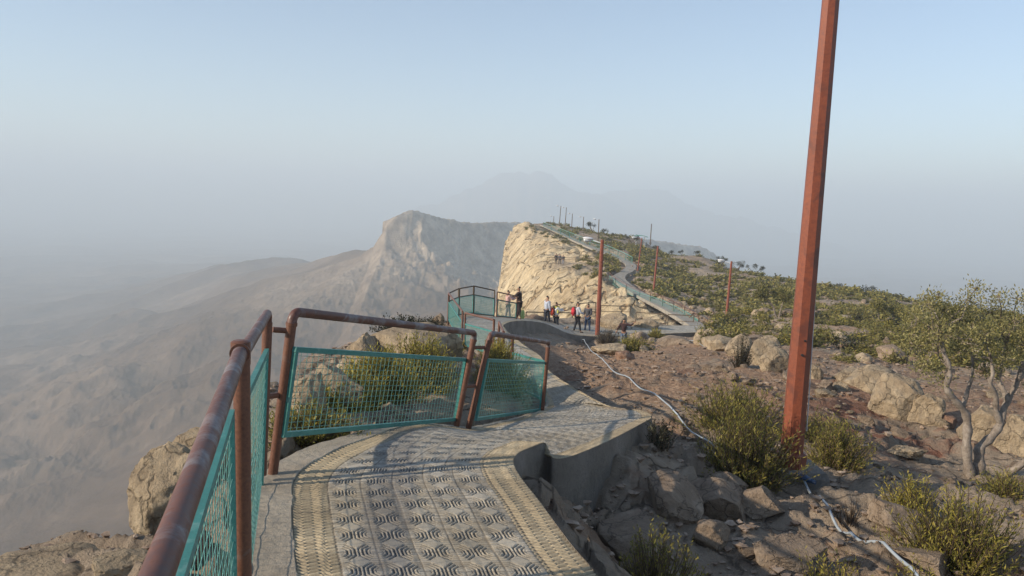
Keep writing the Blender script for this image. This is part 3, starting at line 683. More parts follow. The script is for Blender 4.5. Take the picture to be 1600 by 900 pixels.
# railings further down to the lookout: foot z and top as pixels
def far_panel(label, A, B_, mesh=True, nx=22, ny=10, r=.028, mid=False, group='pipe railings along the footpath', h=None, topfrac=.72, wm='wire', posts=(1,1), mat='post', cat='railing'):
    (u0,v0,w0,d0), (u1,v1,w1,d1) = A, B_          # u, top v, foot v, depth
    t0 = P(u0,v0,d0); t1 = P(u1,v1,d1); f0 = Vector((t0.x, t0.y, P(u0,w0,d0).z)); f1 = Vector((t1.x, t1.y, P(u1,w1,d1).z))
    e = empty('railing', f0, 0, label, cat, group)
    m = MB(); m.tube([t0, t1], r, 8); m.build('top_rail', M[mat], e)
    for a, b, k in ((f0,t0,posts[0]),(f1,t1,posts[1])):
        if k: m = MB(); m.tube([a-Vector((0,0,.1)), b], r, 8); m.build('post', M[mat], e)
    if mid or mesh:
        a = lerp(f0,t0,topfrac); b = lerp(f1,t1,topfrac)
        if mid: m = MB(); m.tube([a, b], r*.7, 8); m.build('mid_rail', M[mat], e); m = MB(); m.tube([lerp(f0,t0,.1), lerp(f1,t1,.1)], r*.7, 8); m.build('bottom_rail', M[mat], e)
    if mesh:
        i = .03; c0, c1, c2, c3 = lerp(f0,t0,.13), lerp(f1,t1,.13), lerp(f0,t0,topfrac-.02), lerp(f1,t1,topfrac-.02)
        mesh_panel(lerp(c0,c1,i), lerp(c0,c1,1-i), lerp(c2,c3,i), lerp(c2,c3,1-i), nx, ny, .0026 if d0 < 25 else .0042, .035, e, wmat=wm)
    settle(e); return e
far_panel('pipe railing with teal mesh dropping behind the short leaning railing', (857,535,640,10.7), (801,526,612,13.2), nx=44, ny=13, posts=(0,1))
far_panel('short brown railing stub at the inner bend before the lookout', (787,519,592,15.3), (780,503,567,17.5), mesh=False, mid=True)
far_panel('brown railing with teal mesh sloping away between the bush and the double post', (772,500,562,18.2), (727,489,546,21.2), nx=44, ny=13)
far_panel('brown railing with teal mesh along the left cliff side of the lookout', (723,487,545,21.4), (701,458,503,28.2), nx=60, ny=13)
far_panel('short dark railing bay at the far left corner of the lookout', (702,458,503,28.6), (717,451,497,31.5), mid=True, mesh=True, nx=26, wm='wire_far', mat='twig')
far_panel('dark framed railing bay with pale mesh, second along the lookout back', (718,451,497,31.8), (740,447,494,33.6), mid=True, nx=26, wm='wire_far', mat='twig')
far_panel('wide dark framed railing bay in the middle of the lookout back', (741,447,495,33.8), (773,454,498,35.2), mid=True, nx=34, wm='wire_far', mat='twig')
far_panel('teal mesh railing bay that the dark coated man leans on', (777,456,498.5,35.4), (808,463,501,36.4), mid=True, nx=30, wm='wire')
for i, (lab, a, b) in enumerate([
 ('low plain railing across the path just right of the dark coated man', (822,487.5,507,46), (850,488,509,48)),
 ('low plain railing behind the walkers with red backpacks', (858,488,508,50), (895,489,512,52)),
 ('tilted plain railing frame behind the two walkers nearest the lamp post', (901,474.5,507,54), (931,472.5,505,56)),
 ('plain wide railing frame at the cliff foot right of the lamp post', (939,477.5,497.5,60), (985,478.5,498,60)),
 ('plain railing frame in the middle of the far path edge over the flat rocks', (994,488,510,58), (1041,491,512,57)),
 ('plain railing frame that meets the foot of the hill fence', (1044,491.5,513,57), (1084,493,514,56.5))]):
    far_panel(lab, a, b, mesh=False, mid=True, topfrac=.55, mat='twig', r=.032)
hf = [(1092,494,515,57),(1086,489,512,58.5),(1070,479,501,62.5),(1053,471,492,67),(1036,463,483,72),(1017,457.5,475,77),(1000,453,469,82),(979,444,460,89),(962,434,449,97),(952,426,441,103)]
for i in range(len(hf)-1):
    far_panel('%s bay of the teal fence up the hill path' % ['lowest','second lowest','third from the bottom','fourth from the bottom','fifth from the bottom','middle rocky','fourth from the top','third from the top','top'][i], hf[i], hf[i+1], nx=20, ny=8, wm='wire_far', group='fence bays up the hill path', cat='fence bay')
uf = [(988,402,415,121),(978,396.5,409,125),(966,391,403,130),(952,385,396,136),(938,380,390.5,142),(922,375,385,149),(906,369,378.5,156),(890,363,372,164),(876,357.5,366,173),(862,352,360,184),(850,348,355,196)]
for i in range(len(uf)-1):
    far_panel('green mesh fence bay %s' % ['nearest the bend of the upper path','second up from the bend of the upper path','third up from the bend of the upper path','of the upper path fourth up from the bend','of the upper path behind the lamp head','of the upper path above the lamp head','of the upper path seventh up from the bend','of the upper path below the row of summit lamps','of the upper path second from the summit','at the summit end of the upper path'][i], uf[i], uf[i+1], nx=16, ny=6, wm='wire', mat='wire', r=.05, group='fence bays up the hill path', cat='fence bay')
lg = [(855,402,412,121),(878,402.5,413,122),(900,403,413.5,122),(925,404,414,122),(945,405,415,121)]
for i in range(4):
    far_panel('thin railing bay on the cliff ledge, %s' % ['left of the three standing people','just right of the three standing people','halfway to the hill path','nearest the hill path'][i], lg[i], lg[i+1], mesh=False, mid=True, mat='twig', r=.035, group='railing bays on the cliff ledge')
# ------------------------------------------------------------------ lamp posts
def lamp(label, foot, top, d, r=.13, sides=8, arm=1, head=True, mat='far_paint', aw=1.5, group='lamp posts along the ridge', cap_px=None, name='lamp_post', armdir=-1, ext=0):
    f = P(*foot, d); t = P(*top, d); e = empty(name, f, 0, label, 'lamp post', group)
    k = (t-f).normalized(); t = t+k*ext; f2_ = f-k*.5
    m = MB(); m.tube([f2_, t], [r, r*.72], sides, flat=.5); m.tube([t, t+k*.05], [r*.78, r*.3], sides, flat=.5); m.build('pole', M[mat], e, smooth=sides > 8)
    m = MB(); m.box(f+Vector((0,0,.02)), (r*3.6, r*3.6, .3)); m.build('footing', M['block'], e, smooth=False)
    if arm:
        a0 = t-k*.12; a1 = a0+Vector((armdir*aw*.45, .15, .12)); m = MB(); m.tube([a0, a0+Vector((armdir*.2,.03,.03)), a1], .03, 8); m.build('arm', M['cap' if r > .1 else mat], e)
        if head:
            m = MB(); n = 9; pts = []; rad = []
            for i in range(n):
                s_ = i/(n-1); pts.append(a1+Vector((armdir*s_*aw*.5, .1*s_, .05+.07*s_))); rad.append(.02+.135*math.sin(PI*min(1, s_*.92+.05))**.6)
            m.tube(pts, rad, 12); h = m.build('lamp_head', M['cap'], e)
            for v in h.data.vertices: v.co.z = a1.z+.1+(v.co.z-a1.z-.1)*.55
            m = MB(); c = a1+Vector((armdir*aw*.27,.05,.02)); m.tube([c-Vector((.22,0,.0)), c-Vector((.15,0,.03)), c+Vector((.15,0,-.03)), c+Vector((.24,0,0))], [.02,.09,.09,.02], 10); m.build('lens', M['glass_lens'], h)
    settle(e); return e
# the big octagonal pole on its block
def big_pole():
    f = P(1236,716,8.2); t = P(1298,0,8.2); k = (t-f).normalized(); t2 = f+k*6.9
    e = empty('lamp_post', f, 0, 'tall orange-red octagonal lamp post rising from the bush in the right foreground', 'lamp post', None)
    m = MB(); m.tube([f-k*.1, t2], [.120, .070], 8, flat=.25); m.build('pole', M['lamp_paint'], e, smooth=False)
    m = MB(); m.tube([f-k*.12, f+k*.06, f+k*.08], [.16,.16,.125], 8, flat=.25); m.build('base_flange', M['lamp_paint'], e, smooth=False)
    m = MB(); c = f+k*1.14; m.tube([c+Vector((-.02,-.108,0)), c+Vector((-.02,-.13,0))], .014, 8); m.tube([c+Vector((.0,-.106,.15)), c+Vector((0,-.12,.15))], .012, 8); m.build('bolt', M['cable'], e)
    bx_ = MB(); b0 = f+Vector((.06,.0,-.44))
    for i in range(1):
        q = [];
        for z_, s_ in ((-.75,.30),(.02,.29),(.30,.26),(.36,.235)):
            q += [b0+Vector((x*s_, y*s_, z_)) for x, y in ((-1,-1),(1,-1),(1,1),(-1,1))]
        fs_ = [(j*4+i_, j*4+(i_+1)%4, j*4+4+(i_+1)%4, j*4+4+i_) for j in range(3) for i_ in range(4)]+[(12,13,14,15)]
        bx_.add(q, fs_)
    bx_.build('footing', M['block'], e, smooth=False)
    m = MB(); a0 = t2; a1 = t2+Vector((-1.2,.1,.35)); m.tube([a0, a0+Vector((-.5,0,.22)), a1], .03, 10); m.build('arm', M['cap'], e)
    m = MB(); m.tube([a1+Vector((-.1*i_,0,.02*i_)) for i_ in range(8)], [.03,.08,.12,.14,.14,.13,.09,.03], 12); m.build('lamp_head', M['cap'], e)
    m = MB(); off = Vector((.145,.01,0)); m.tube([f+off+k*.3]+[f+k*h_+Vector((.125-.0082*h_,.02,0)) for h_ in (2,4,6.7)], .006, 6); m.build('cable', M['cap'], e)
    settle(e)
big_pole()
lamp('brick red lamp post with white lamp head beside the walkers on the saddle', (933,528), (941,376), 43.5, r=.14, mat='far_paint', aw=1.1)
lamp('slim red lamp post with white head on the hillside left of the big orange pole', (1134,507), (1143,409), 65, r=.12, aw=1.15)
lamp('bare dark red pole on the slope right of the hill path bend', (1021,458), (1028,385), 88, arm=0, r=.13)
lamp('thin lamp post with white head right of the upper path bend', (996,425), (1003,372), 108, r=.10, aw=1.5)
lamp('thin grey pole alone on the skyline right of the green shelter', (1016,380), (1018,350), 170, arm=0, r=.12, mat='twig')
for (u0,v0,u1,v1,d,lab) in [(934,384,936,343,150,'skyline lamp post behind the white lamp head, rightmost with an arm'),(911,358,912,339,190,'short skyline lamp post, second from the right of the summit row'),(893,358,894.5,334,195,'skyline lamp post in the middle of the summit row'),
   (883,352,885,324.5,200,'skyline lamp post just right of the tallest looking one'),(874,350,876.5,322,195,'tallest looking lamp post of the summit row'),(865,349,865.5,338,230,'smallest lamp post at the left end of the summit row')]:
    lamp(lab, (u0,v0), (u1,v1), d, r=.11, mat='twig', aw=1.1, group='lamp posts on the summit')
# shelter on the crest
def shelter():
    c = P(1000,383,172); e = empty('shelter', c, 0, 'tiny open shelter with a green curved roof on the skyline', 'shelter')
    for x in (-1,1):
        for y in (-.7,.7): m = MB(); m.tube([c+Vector((x,y,-.3)), c+Vector((x,y,1.75))], .06, 6); m.build('post', M['white'], e)
    m = MB(); n = 8; q = []
    for i in range(n+1):
        a = i/n*2-1
        for y in (-1.1,1.1):
            for dz in (0,.1): q.append(c+Vector((a*1.5, y, 1.75+.32*(1-a*a)+dz)))
    fs_ = []
    for i in range(n):
        b = i*4; fs_ += [(b,b+4,b+6,b+2),(b+1,b+3,b+7,b+5),(b,b+1,b+5,b+4),(b+2,b+6,b+7,b+3)]
    fs_ += [(0,2,3,1),(n*4,n*4+1,n*4+3,n*4+2)]; m.add(q, fs_); m.build('roof', M['green_sheet'], e)
    settle(e)
shelter()
# ------------------------------------------------------------------ boulders
import bmesh
def boulder_mesh(seed, size, sub=4, rough=.12, facets=20, dr_=(.55,.92)):
    r_ = random.Random(seed); bm = bmesh.new(); bmesh.ops.create_icosphere(bm, subdivisions=sub, radius=1)
    pl = []
    for _ in range(facets):
        n = Vector((r_.gauss(0,1), r_.gauss(0,1), r_.gauss(0,.8))).normalized(); pl.append((n, r_.uniform(*dr_)))
    o = Vector((r_.uniform(0,99), r_.uniform(0,99), 0))
    for v in bm.verts:
        p = v.co.copy()
        for n, d in pl:
            k = p.dot(n)-d
            if k > 0: p -= n*k*.93
        a = mnoise.fractal(p*1.5+o, 1.0, 2.0, 4)*rough+abs(mnoise.noise(p*3.3+o))*-rough*.6+mnoise.fractal(p*7+o, .9, 2.0, 3)*rough*.28
        p *= 1+a; v.co = Vector((p.x*size[0], p.y*size[1], p.z*size[2]))
    me = bpy.data.meshes.new('boulder'); bm.to_mesh(me); bm.free(); me.polygons.foreach_set('use_smooth', [True]*len(me.polygons))
    try: me.set_sharp_from_angle(angle=R(32))
    except Exception: pass
    return me
def boulder(label, u, v, d, w_, h, seed, mat='rock', sink=.25, depth=None, group=None, name='boulder', hit=True, rz=None, sub=4):
    p = ground_px(u, v, d) if hit else P(u, v, d)
    sharp = mat == 'rock_dark'
    me = boulder_mesh(seed, (w_/2*(1.25 if sharp else 1), (depth or w_*.8)/2*(1.25 if sharp else 1), h*(.75 if sharp else .62)), sub, .07 if sharp else .12, 11 if sharp else 20, (.42,.75) if sharp else (.55,.92)); me.materials.append(M[mat])
    o = bpy.data.objects.new(name, me); C.objects.link(o); o.location = p+Vector((0,0,h*(.5-sink-(.08 if sharp else 0)))); o.rotation_euler = (random.uniform(-.15,.15), random.uniform(-.15,.15), random.uniform(-.5,.5) if rz is None else rz)
    return tag(o, label, 'rock', group)
BL = [
 ('tan boulder on the cliff edge left of the close railing',268,818,5.2,.62,.62,'rock'),
 ('pale broken rock just behind the collared railing post',322,735,6.0,.62,.42,'rock'),
 ('dark flat slab at the bottom left corner of the ledge',70,905,4.2,.8,.10,'rock'),
 ('jagged low rock on the ledge below the tan boulder',185,890,4.35,.4,.12,'rock'),
 ('orange stone under the close railing at the bottom of the picture',300,880,4.3,.26,.2,'rock_red'),
 ('upright pale rock behind the left end of the wide teal panel',485,655,7.8,.42,.5,'rock'),
 ('cracked pale rock among the bushes behind the wide teal panel',525,640,8.8,.6,.5,'rock'),
 ('large cream outcrop block behind the wide teal railing',570,600,12.3,.95,.85,'rock'),
 ('rubble topped outcrop below the dark bush',635,575,14.0,2.5,.75,'rock'),
 ('brown rock beside the wide dark bush above the railing',684,512,18,.5,.55,'rock_dark'),
 ('lumpy grey rock at the foot of the retaining wall notch',905,785,6.6,.30,.34,'rock_dark'),
 ('broad faceted boulder below the foreground bush',1120,800,7.0,.70,.40,'rock_dark'),
 ('rounded boulder leaning against the broad faceted one',1180,800,7.3,.40,.26,'rock_dark'),
 ('low grey slab left of the broad faceted boulder',1055,790,6.9,.55,.3,'rock_dark'),
 ('flat brown slab below the retaining wall in the lower middle',985,850,5.7,.7,.22,'rock_dark'),
 ('split stone below the broad faceted boulder',1110,850,5.9,.26,.18,'rock_dark'),
 ('flat stone beside the white pipe at the bottom',1235,880,5.6,.46,.18,'rock_dark'),
 ('tan stone under the dense bush left of the orange pole',1140,765,8.0,.42,.2,'rock_dark'),
 ('dark boulder between the white pipe and the yellow bush',1400,830,6.8,.6,.3,'rock_dark'),
 ('low boulder at the bottom right beneath the yellow bush',1440,890,5.8,.5,.2,'rock_dark'),
 ('pale flat boulder at the left end of the boulder row',1122,548,28,1.7,.85,'rock'),
 ('cream boulder with dark hollows in the boulder row by the small bush',1150,556,26,1.1,.75,'rock'),
 ('pale block just left of the orange pole',1205,580,20.5,.75,.62,'rock'),
 ('upright cream block left of the orange pole behind the pale block',1190,568,23,.9,.75,'rock'),
 ('round pale stone right of the orange pole',1272,592,19,.5,.38,'rock'),
 ('long low stone in the boulder row right of the orange pole',1325,598,19.5,.8,.38,'rock'),
 ('sloping pale slab left of the biggest grey boulder',1362,612,17.5,1.2,.6,'rock'),
 ('biggest grey boulder in the row left of the olive tree',1403,650,15.2,1.15,.85,'rock'),
 ('square fronted boulder touching the biggest grey one',1448,660,14.2,.7,.7,'rock'),
 ('reddish stone between the square boulder and the olive trunk',1480,668,13.4,.38,.3,'rock_red'),
 ('pale boulder behind the olive trunk',1535,690,12.6,1.0,.75,'rock'),
 ('slanting boulder at the right edge behind the olive',1590,700,12.0,.9,.7,'rock'),
 ('long tan slab at the foot of the lamp post beside the walkers',955,553,35,1.7,.5,'rock'),
 ('reddish tan stone in front of the long tan slab',975,560,32,.8,.35,'rock_red'),
 ('grey slab between the walker in the puffer jacket and the hill path',1050,538,38,1.6,.45,'rock_dark'),
 ('round grey rock at the end of the flat path under the hill fence',1098,538,36,1.0,.7,'rock'),
 ('flat tan slab in the red gravel left of the olive tree',1415,712,11.6,.7,.16,'rock'),
 ('light grey rock lying under the far railing frames',1010,518,50,2.2,.9,'rock'),
 ('shaded grey rock hump behind the brick red lamp post',955,512,54,2.4,1.0,'rock'),
]
for i, (lab, u, v, d, w_, h, mt) in enumerate(BL): boulder(lab, u, v, d, w_, h, 100+i, mt, sub=5 if d < 16 else 4)
# loose rocks one could count, sharing meshes
protos = []
for i in range(6):
    me = boulder_mesh(300+i, (.5,.42,.33), 3, .2); me.materials.append(M['rock' if i < 3 else 'rock_dark']); protos.append(me)
r_ = random.Random(5); n = 0
def near_path(x, y, pad=.15):
    for A, B in PATHS:
        q = np.array([x, y]); d = B[:,:2]-A[:,:2]; l2 = (d**2).sum(1); t = np.clip(((q-A[:,:2])*d).sum(1)/l2, 0, 1)
        if np.sqrt(((A[:,:2]+t[:,None]*d-q)**2).sum(1)).min() < pad: return True
    return False
PATHS = [(catmull(A_, [10]*(len(A_)-1)), catmull(B_, [10]*(len(B_)-1))) for A_, B_ in ((Ledge, Redge), (L2, R2))]
def loose(k, ulo, uhi, dlo, dhi, smin, smax, label, group, pr):
    global n
    c = 0
    while c < k:
        u = r_.uniform(ulo, uhi); d = math.exp(r_.uniform(math.log(dlo), math.log(dhi))); x = (u-800)/F*d
        if near_path(x, d): continue
        s = r_.uniform(smin, smax); o = bpy.data.objects.new('rock', pr[r_.randrange(len(pr))]); C.objects.link(o)
        o.location = (x, d, gz_at(x, d)+s*.10); o.scale = (s, s*r_.uniform(.7,1.1), s*r_.uniform(.5,1)); o.rotation_euler = (r_.uniform(-.4,.4), r_.uniform(-.4,.4), r_.uniform(0,6.3))
        tag(o, label, 'rock', group); c += 1
loose(80, 900, 1650, 4.6, 12, .06, .26, 'small brown grey rock lying loose on the shaded slope right of the tiled path', 'loose rocks on the near slope', protos[3:])
loose(70, 1080, 1640, 12, 24, .12, .5, 'pale loose rock on the open ground around the row of boulders', 'loose rocks around the boulder row', protos)
loose(16, 470, 700, 7, 16, .12, .4, 'pale loose rock on the outcrop behind the wide teal railing', 'loose rocks on the outcrop', protos[:3])
loose(90, 960, 1600, 26, 90, .4, 1.5, 'weathered rock showing between the shrubs of the hillside', 'rocks on the hillside', protos)
# gravel and stone chips: uncountable
def gravel():
    ico = np.array([(.15,.1,.55),(.9,0,.35),(.28,.85,.3),(-.72,.53,.4),(-.72,-.53,.3),(.28,-.85,.4),(0,0,-.6)]); tri = np.array([(0,1,2),(0,2,3),(0,3,4),(0,4,5),(0,5,1),(6,2,1),(6,3,2),(6,4,3),(6,5,4),(6,1,5)])
    Vs, Fs = [], []; b = 0; k = 8500
    d = np.exp(rng.uniform(math.log(4.3), math.log(45), k)); u = rng.uniform(880, 1680, k); x = (u-800)/F*d
    dn = fbm(x*.8, d*.8, 3, 70); keep = dn > rng.uniform(-.5,.3,k); x = x[keep]; d = d[keep]
    xl = rng.uniform(-3.2, -1.7, 350); dl = rng.uniform(3.8, 6.2, 350); xm = rng.uniform(-3, -1, 900); dm = rng.uniform(7.5, 16, 900)
    dh = np.exp(rng.uniform(math.log(24), math.log(190), 7000)); xh = (rng.uniform(900, 1650, 7000)-800)/F*dh; kh = fbm(xh*.15, dh*.15, 3, 71) > rng.uniform(-.5,.4,7000); xh = xh[kh]; dh = dh[kh]
    x = np.r_[x, xl, xm, xh]; d = np.r_[d, dl, dm, dh]
    z, cl, sb, _ = ridge_z(x, d)
    for i in range(len(x)):
        if near_path(x[i], d[i], .06): continue
        s = (.007+.030*rng.random()**3)*(1+min(d[i],60)*.09); q = ico*rng.uniform(.6,1.2,(7,3))*[s*rng.uniform(.8,1.6), s, s*1.25]; a = rng.uniform(0,6.3); c_, s_ = math.cos(a), math.sin(a)
        q = np.stack([q[:,0]*c_-q[:,1]*s_, q[:,0]*s_+q[:,1]*c_, q[:,2]], 1)+[x[i], d[i], z[i]+s*.2]; Vs.append(q); Fs.append(tri+b); b += 7
    tag(mesh_np('gravel', np.concatenate(Vs), np.concatenate(Fs), M['gravel'], smooth=False), kind='stuff')
gravel()
# ------------------------------------------------------------------ plants
def foliage(seed, ns, rx, ry, h, nl, ll, lw, spread=.25, t0=.3, out=.55, flat=.5, minr=.55):
    g_ = np.random.default_rng(seed)
    phi = g_.uniform(0, 2*PI, ns); el = np.arcsin(g_.uniform(.12, 1, ns)**1.0); rad = g_.uniform(minr, 1, ns)
    lump = 1+.28*np.sin(phi*3+seed)+.15*np.sin(phi*7+seed*2)
    tip = np.stack([np.cos(phi)*np.cos(el)*rx*rad*lump, np.sin(phi)*np.cos(el)*ry*rad*lump, np.sin(el)*h*rad+.05*h], 1)
    base = np.stack([g_.normal(0, spread*rx*.5, ns), g_.normal(0, spread*ry*.5, ns), np.full(ns, -.05)], 1)
    base[:,:2] += tip[:,:2]*.25
    # stems curve upwards
    def pt(t): tt = t[...,None]; return base[:,None]*(1-tt)+tip[:,None]*tt+np.array([0,0,1.])*(-(tt*(1-tt))*.35*h*np.cos(el)[:,None,None])
    t = np.linspace(t0, 1, nl)[None].repeat(ns, 0)+g_.uniform(-.02,.02,(ns,nl)); p = pt(t); dr = pt(t+.05)-p; dr /= np.linalg.norm(dr, axis=-1, keepdims=True)+1e-9
    rv = g_.normal(0, 1, p.shape); rv -= dr*(rv*dr).sum(-1, keepdims=True); rv /= np.linalg.norm(rv, axis=-1, keepdims=True)+1e-9
    ld = dr*(1-out)+rv*out+np.array([0,0,.25]); ld /= np.linalg.norm(ld, axis=-1, keepdims=True)
    sd_ = np.cross(ld, g_.normal(0,1,p.shape)); sd_ /= np.linalg.norm(sd_, axis=-1, keepdims=True)+1e-9
    L_ = ll*g_.uniform(.6,1.25,(ns,nl,1)); W_ = lw*g_.uniform(.7,1.2,(ns,nl,1))
    q = np.stack([p, p+ld*L_*.5+sd_*W_*.5, p+ld*L_, p+ld*L_*.5-sd_*W_*.5], 2).reshape(-1, 3)
    fq = np.arange(len(q)).reshape(-1, 4)
    # stems: thin 3-sided
    ts = np.linspace(0, .97, 4)[None].repeat(ns, 0); sp = pt(ts); w_ = np.array([.006,.005,.003,.0015])*max(1, h)*1.2; SV = []
    for k in range(3):
        a = k*2*PI/3; SV.append(sp+np.array([math.cos(a), math.sin(a), 0])*w_[None,:,None])
    SV = np.stack(SV, 2).reshape(-1, 3); sf = []
    for k in range(3):
        for j in range(3):
            b0 = np.arange(ns)*12+j*3; sf.append(np.stack([b0+k, b0+(k+1)%3, b0+3+(k+1)%3, b0+3+k], 1))
    return q, fq, SV, np.concatenate(sf)
def bush(label, loc, rx, h, kind='leaf_near', seed=1, ns=260, nl=14, ll=.05, lw=.011, group=None, name='shrub', ry=None, **kw):
    e = empty(name, loc, random.uniform(-.3,.3), label, 'shrub', group)
    q, fq, sv_, sf = foliage(seed, ns, rx, ry or rx, h, nl, ll, lw, **kw)
    mesh_np('foliage', q, fq, M[kind], e, smooth=False); mesh_np('stems', sv_, sf, M['twig'], e, smooth=False)
    return e
BU = [
 ('dense olive green bush against the base of the tall orange pole', 1160,752,8.1,.56,.88,'leaf_near',620,17,.055,.010),
 ('loose green bush behind the dense one left of the orange pole', 1150,668,11.6,.85,.72,'leaf_near',380,15,.06,.012),
 ('low wide green bush right of the orange pole base', 1305,728,9.4,.44,.58,'leaf_near',330,15,.055,.011),
 ('thin upright bush behind the orange pole to its right', 1282,690,11.5,.55,.45,'leaf_near',190,13,.05,.011),
 ('yellow green bush near the bottom right corner', 1495,885,6.2,.48,.62,'leaf_yellow',430,17,.045,.009),
 ('small yellow tipped bush left of the large bottom right bush', 1420,805,7.4,.26,.42,'leaf_yellow',170,14,.045,.009),
 ('green shrub under the leaning olive trunk', 1575,775,8.8,.35,.28,'leaf_near',200,13,.04,.009),
 ('tall yellow green bush filling the middle of the wide teal panel', 590,664,8.6,.50,.60,'leaf_yellow',800,18,.06,.013),
 ('green bush behind the right half of the wide teal panel', 655,640,10.0,.55,.80,'leaf_yellow',700,17,.06,.013),
 ('yellow green bush in the left half of the wide teal panel', 548,670,7.9,.44,.52,'leaf_yellow',560,16,.055,.012),
 ('small yellow bush in the left corner of the wide teal panel', 478,690,6.9,.26,.34,'leaf_yellow',300,13,.05,.011),
 ('lower green bush behind the left part of the wide teal panel', 515,682,7.2,.36,.36,'leaf_yellow',600,16,.05,.011),
 ('low bush creeping under the wide teal panel at the path edge', 480,704,5.9,.42,.26,'leaf_near',330,12,.045,.010),
 ('green bush behind the narrower teal panel', 780,636,11.6,.48,.86,'leaf_yellow',560,16,.055,.011),
 ('yellow topped bush between the two leaning railings', 775,575,14.0,.38,.62,'leaf_yellow',260,15,.06,.012),
 ('dry yellow tuft at the outcrop edge left of the leaning railings', 700,560,14.5,.35,.45,'leaf_yellow',200,13,.06,.012),
 ('wide dark bush on top of the rubble outcrop', 632,524,15.0,.62,.42,'leaf_dark',420,16,.05,.022),
 ('dark twiggy bush beside the wide dark bush', 672,520,15.5,.40,.34,'leaf_dark',200,12,.05,.018),
 ('round green bush below the walker in the puffer jacket', 988,570,29,.75,.78,'leaf_near',300,14,.10,.024),
 ('grey leafless looking bush at the foot of the brick red lamp post', 948,536,42,.75,.85,'leaf_dry',300,13,.09,.02),
 ('small green bush right of the walker in the puffer jacket', 1024,528,42,.55,.55,'leaf_yellow',150,12,.10,.03),
 ('thin dark sapling before the boulder row', 1157,590,19,.32,.85,'leaf_dark',120,10,.05,.018),
 ('small bush at the left end of the boulder row under the slim lamp post', 1112,522,44,.9,.9,'leaf_near',300,13,.12,.035),
 ('dry weed stalks by the white pipe near the bottom', 1330,822,6.9,.16,.28,'leaf_dry',40,7,.02,.008),
 ('tiny green weed in the shade at the retaining wall foot', 1028,700,8.4,.18,.3,'leaf_dark',70,9,.04,.012),
]
for i, (lab, u, v, d, rx, h, kd, ns, nl, ll, lw) in enumerate(BU):
    gp = ground_px(u, v, d)
    if abs(gp.y-d) > .12*d or 'wide dark' in lab: q_ = P(u, v, d); gp = Vector((q_.x, q_.y, gz_at(q_.x, q_.y) if 'outcrop' not in lab and 'wide dark' not in lab else q_.z)); open('/tmp/long.txt','a').write('moved '+lab+str(gp)+'\n')
    bush(lab, gp+Vector((0,0,-.01)), rx, h, kd, 40+i, ns, nl, ll, lw)
for lab, u, d, rx, h, s_ in [('yellow shoots rising into the bottom of the picture near its middle',1050,4.5,.30,.46,71),('yellow shoots at the bottom edge beside the white pipe',1350,4.7,.30,.46,72),('yellow shoots at the bottom edge right of the white pipe',1480,4.7,.30,.46,73)]:
    x = (u-800)/F*d; p = Vector((x, d, gz_at(x, d)-.01)); bush(lab, p, rx, h, 'leaf_yellow', s_, 130, 20, .03, .008, minr=.7)
# hillside scrub
def scrub_proto(seed, ns, nl, ll, lw, mt):
    q, fq, sv_, sf = foliage(seed, ns, .5, .5, .5, nl, ll, lw, minr=.35, out=.8)
    V = np.concatenate([q, sv_]); Fq = np.concatenate([fq, sf+len(q)]); mi = np.r_[np.zeros(len(fq)), np.ones(len(sf))]
    o = mesh_np('shrub', V, Fq, [M[mt], M['twig']], smooth=False, mi=mi); me = o.data; bpy.data.objects.remove(o); return me, V, Fq, mi
SP = [scrub_proto(500+i, 90, 9, .10, .045, ['leaf_hill','leaf_hill','leaf_hill','leaf_near','leaf_dark'][i%5]) for i in range(6)]
LOW = [scrub_proto(520+i, 26, 5, .22, .13, 'leaf_hill') for i in range(4)]
cand = []; r2_ = random.Random(11)
xs_ = []; 
for _ in range(9000):
    d = 24*(215/24)**(r2_.random()**.75); u = r2_.uniform(840, 1760); xs_.append(((u-800)/F*d, d, u))
xa = np.array(xs_); zc, clc, slb, _ = ridge_z(xa[:,0], xa[:,1]); uu_, vv_ = px_np(xa[:,0], xa[:,1], zc); dens = fbm(xa[:,0]*.12, xa[:,1]*.12, 3, 55)
occ = set()
for i, (x, y, u) in enumerate(xs_):
    if slb[i] > .12 and r2_.random() > .03: continue
    if clc[i] > .5: continue
    if vv_[i] > 545 and u < 1320: continue
    if y < 55 and uu_[i] < 1105 : continue
    if y < 32 and (r2_.random() > .25): continue
    if dens[i] < -.24+r2_.uniform(-.15,.15): continue
    s = r2_.uniform(.7, 1.9)*(1 if y < 90 else 1.15)
    key = (int(x/(1.35)), int(y/(1.35)))
    if key in occ or near_path(x, y, .5*s*.6+.15): continue
    occ.add(key); cand.append((s/y, x, y, zc[i], s))
cand.sort(reverse=True)
for _ in range(75):
    t_ = r2_.random()
    if _ < 45: gp = ground_px(r2_.uniform(895, 985), r2_.uniform(404, 436), 112)
    else: u_ = r2_.uniform(822, 960); gp = ground_px(u_, 352+(u_-822)*.36+r2_.uniform(-1,9), 160)
    if near_path(gp.x, gp.y, .5): continue
    cand.append((1/gp.y, gp.x, gp.y, gp.z, r2_.uniform(.7, 1.5)))
cand.sort(reverse=True)
ind = cand[:285]; rest = cand[285:]
for k, (_, x, y, z, s) in enumerate(ind):
    o = bpy.data.objects.new('shrub', SP[r2_.randrange(6)][0]); C.objects.link(o); o.location = (x, y, z-.05); o.rotation_euler = (0,0,r2_.uniform(0,6.3)); o.scale = (s, s*r2_.uniform(.8,1.2), s*r2_.uniform(.6,1.0))
    tag(o, 'low grey green shrub, one of many scattered over the rocky hillside', 'shrub', 'shrubs on the hillside')
Vs, Fs, Ms = [], [], []; b = 0
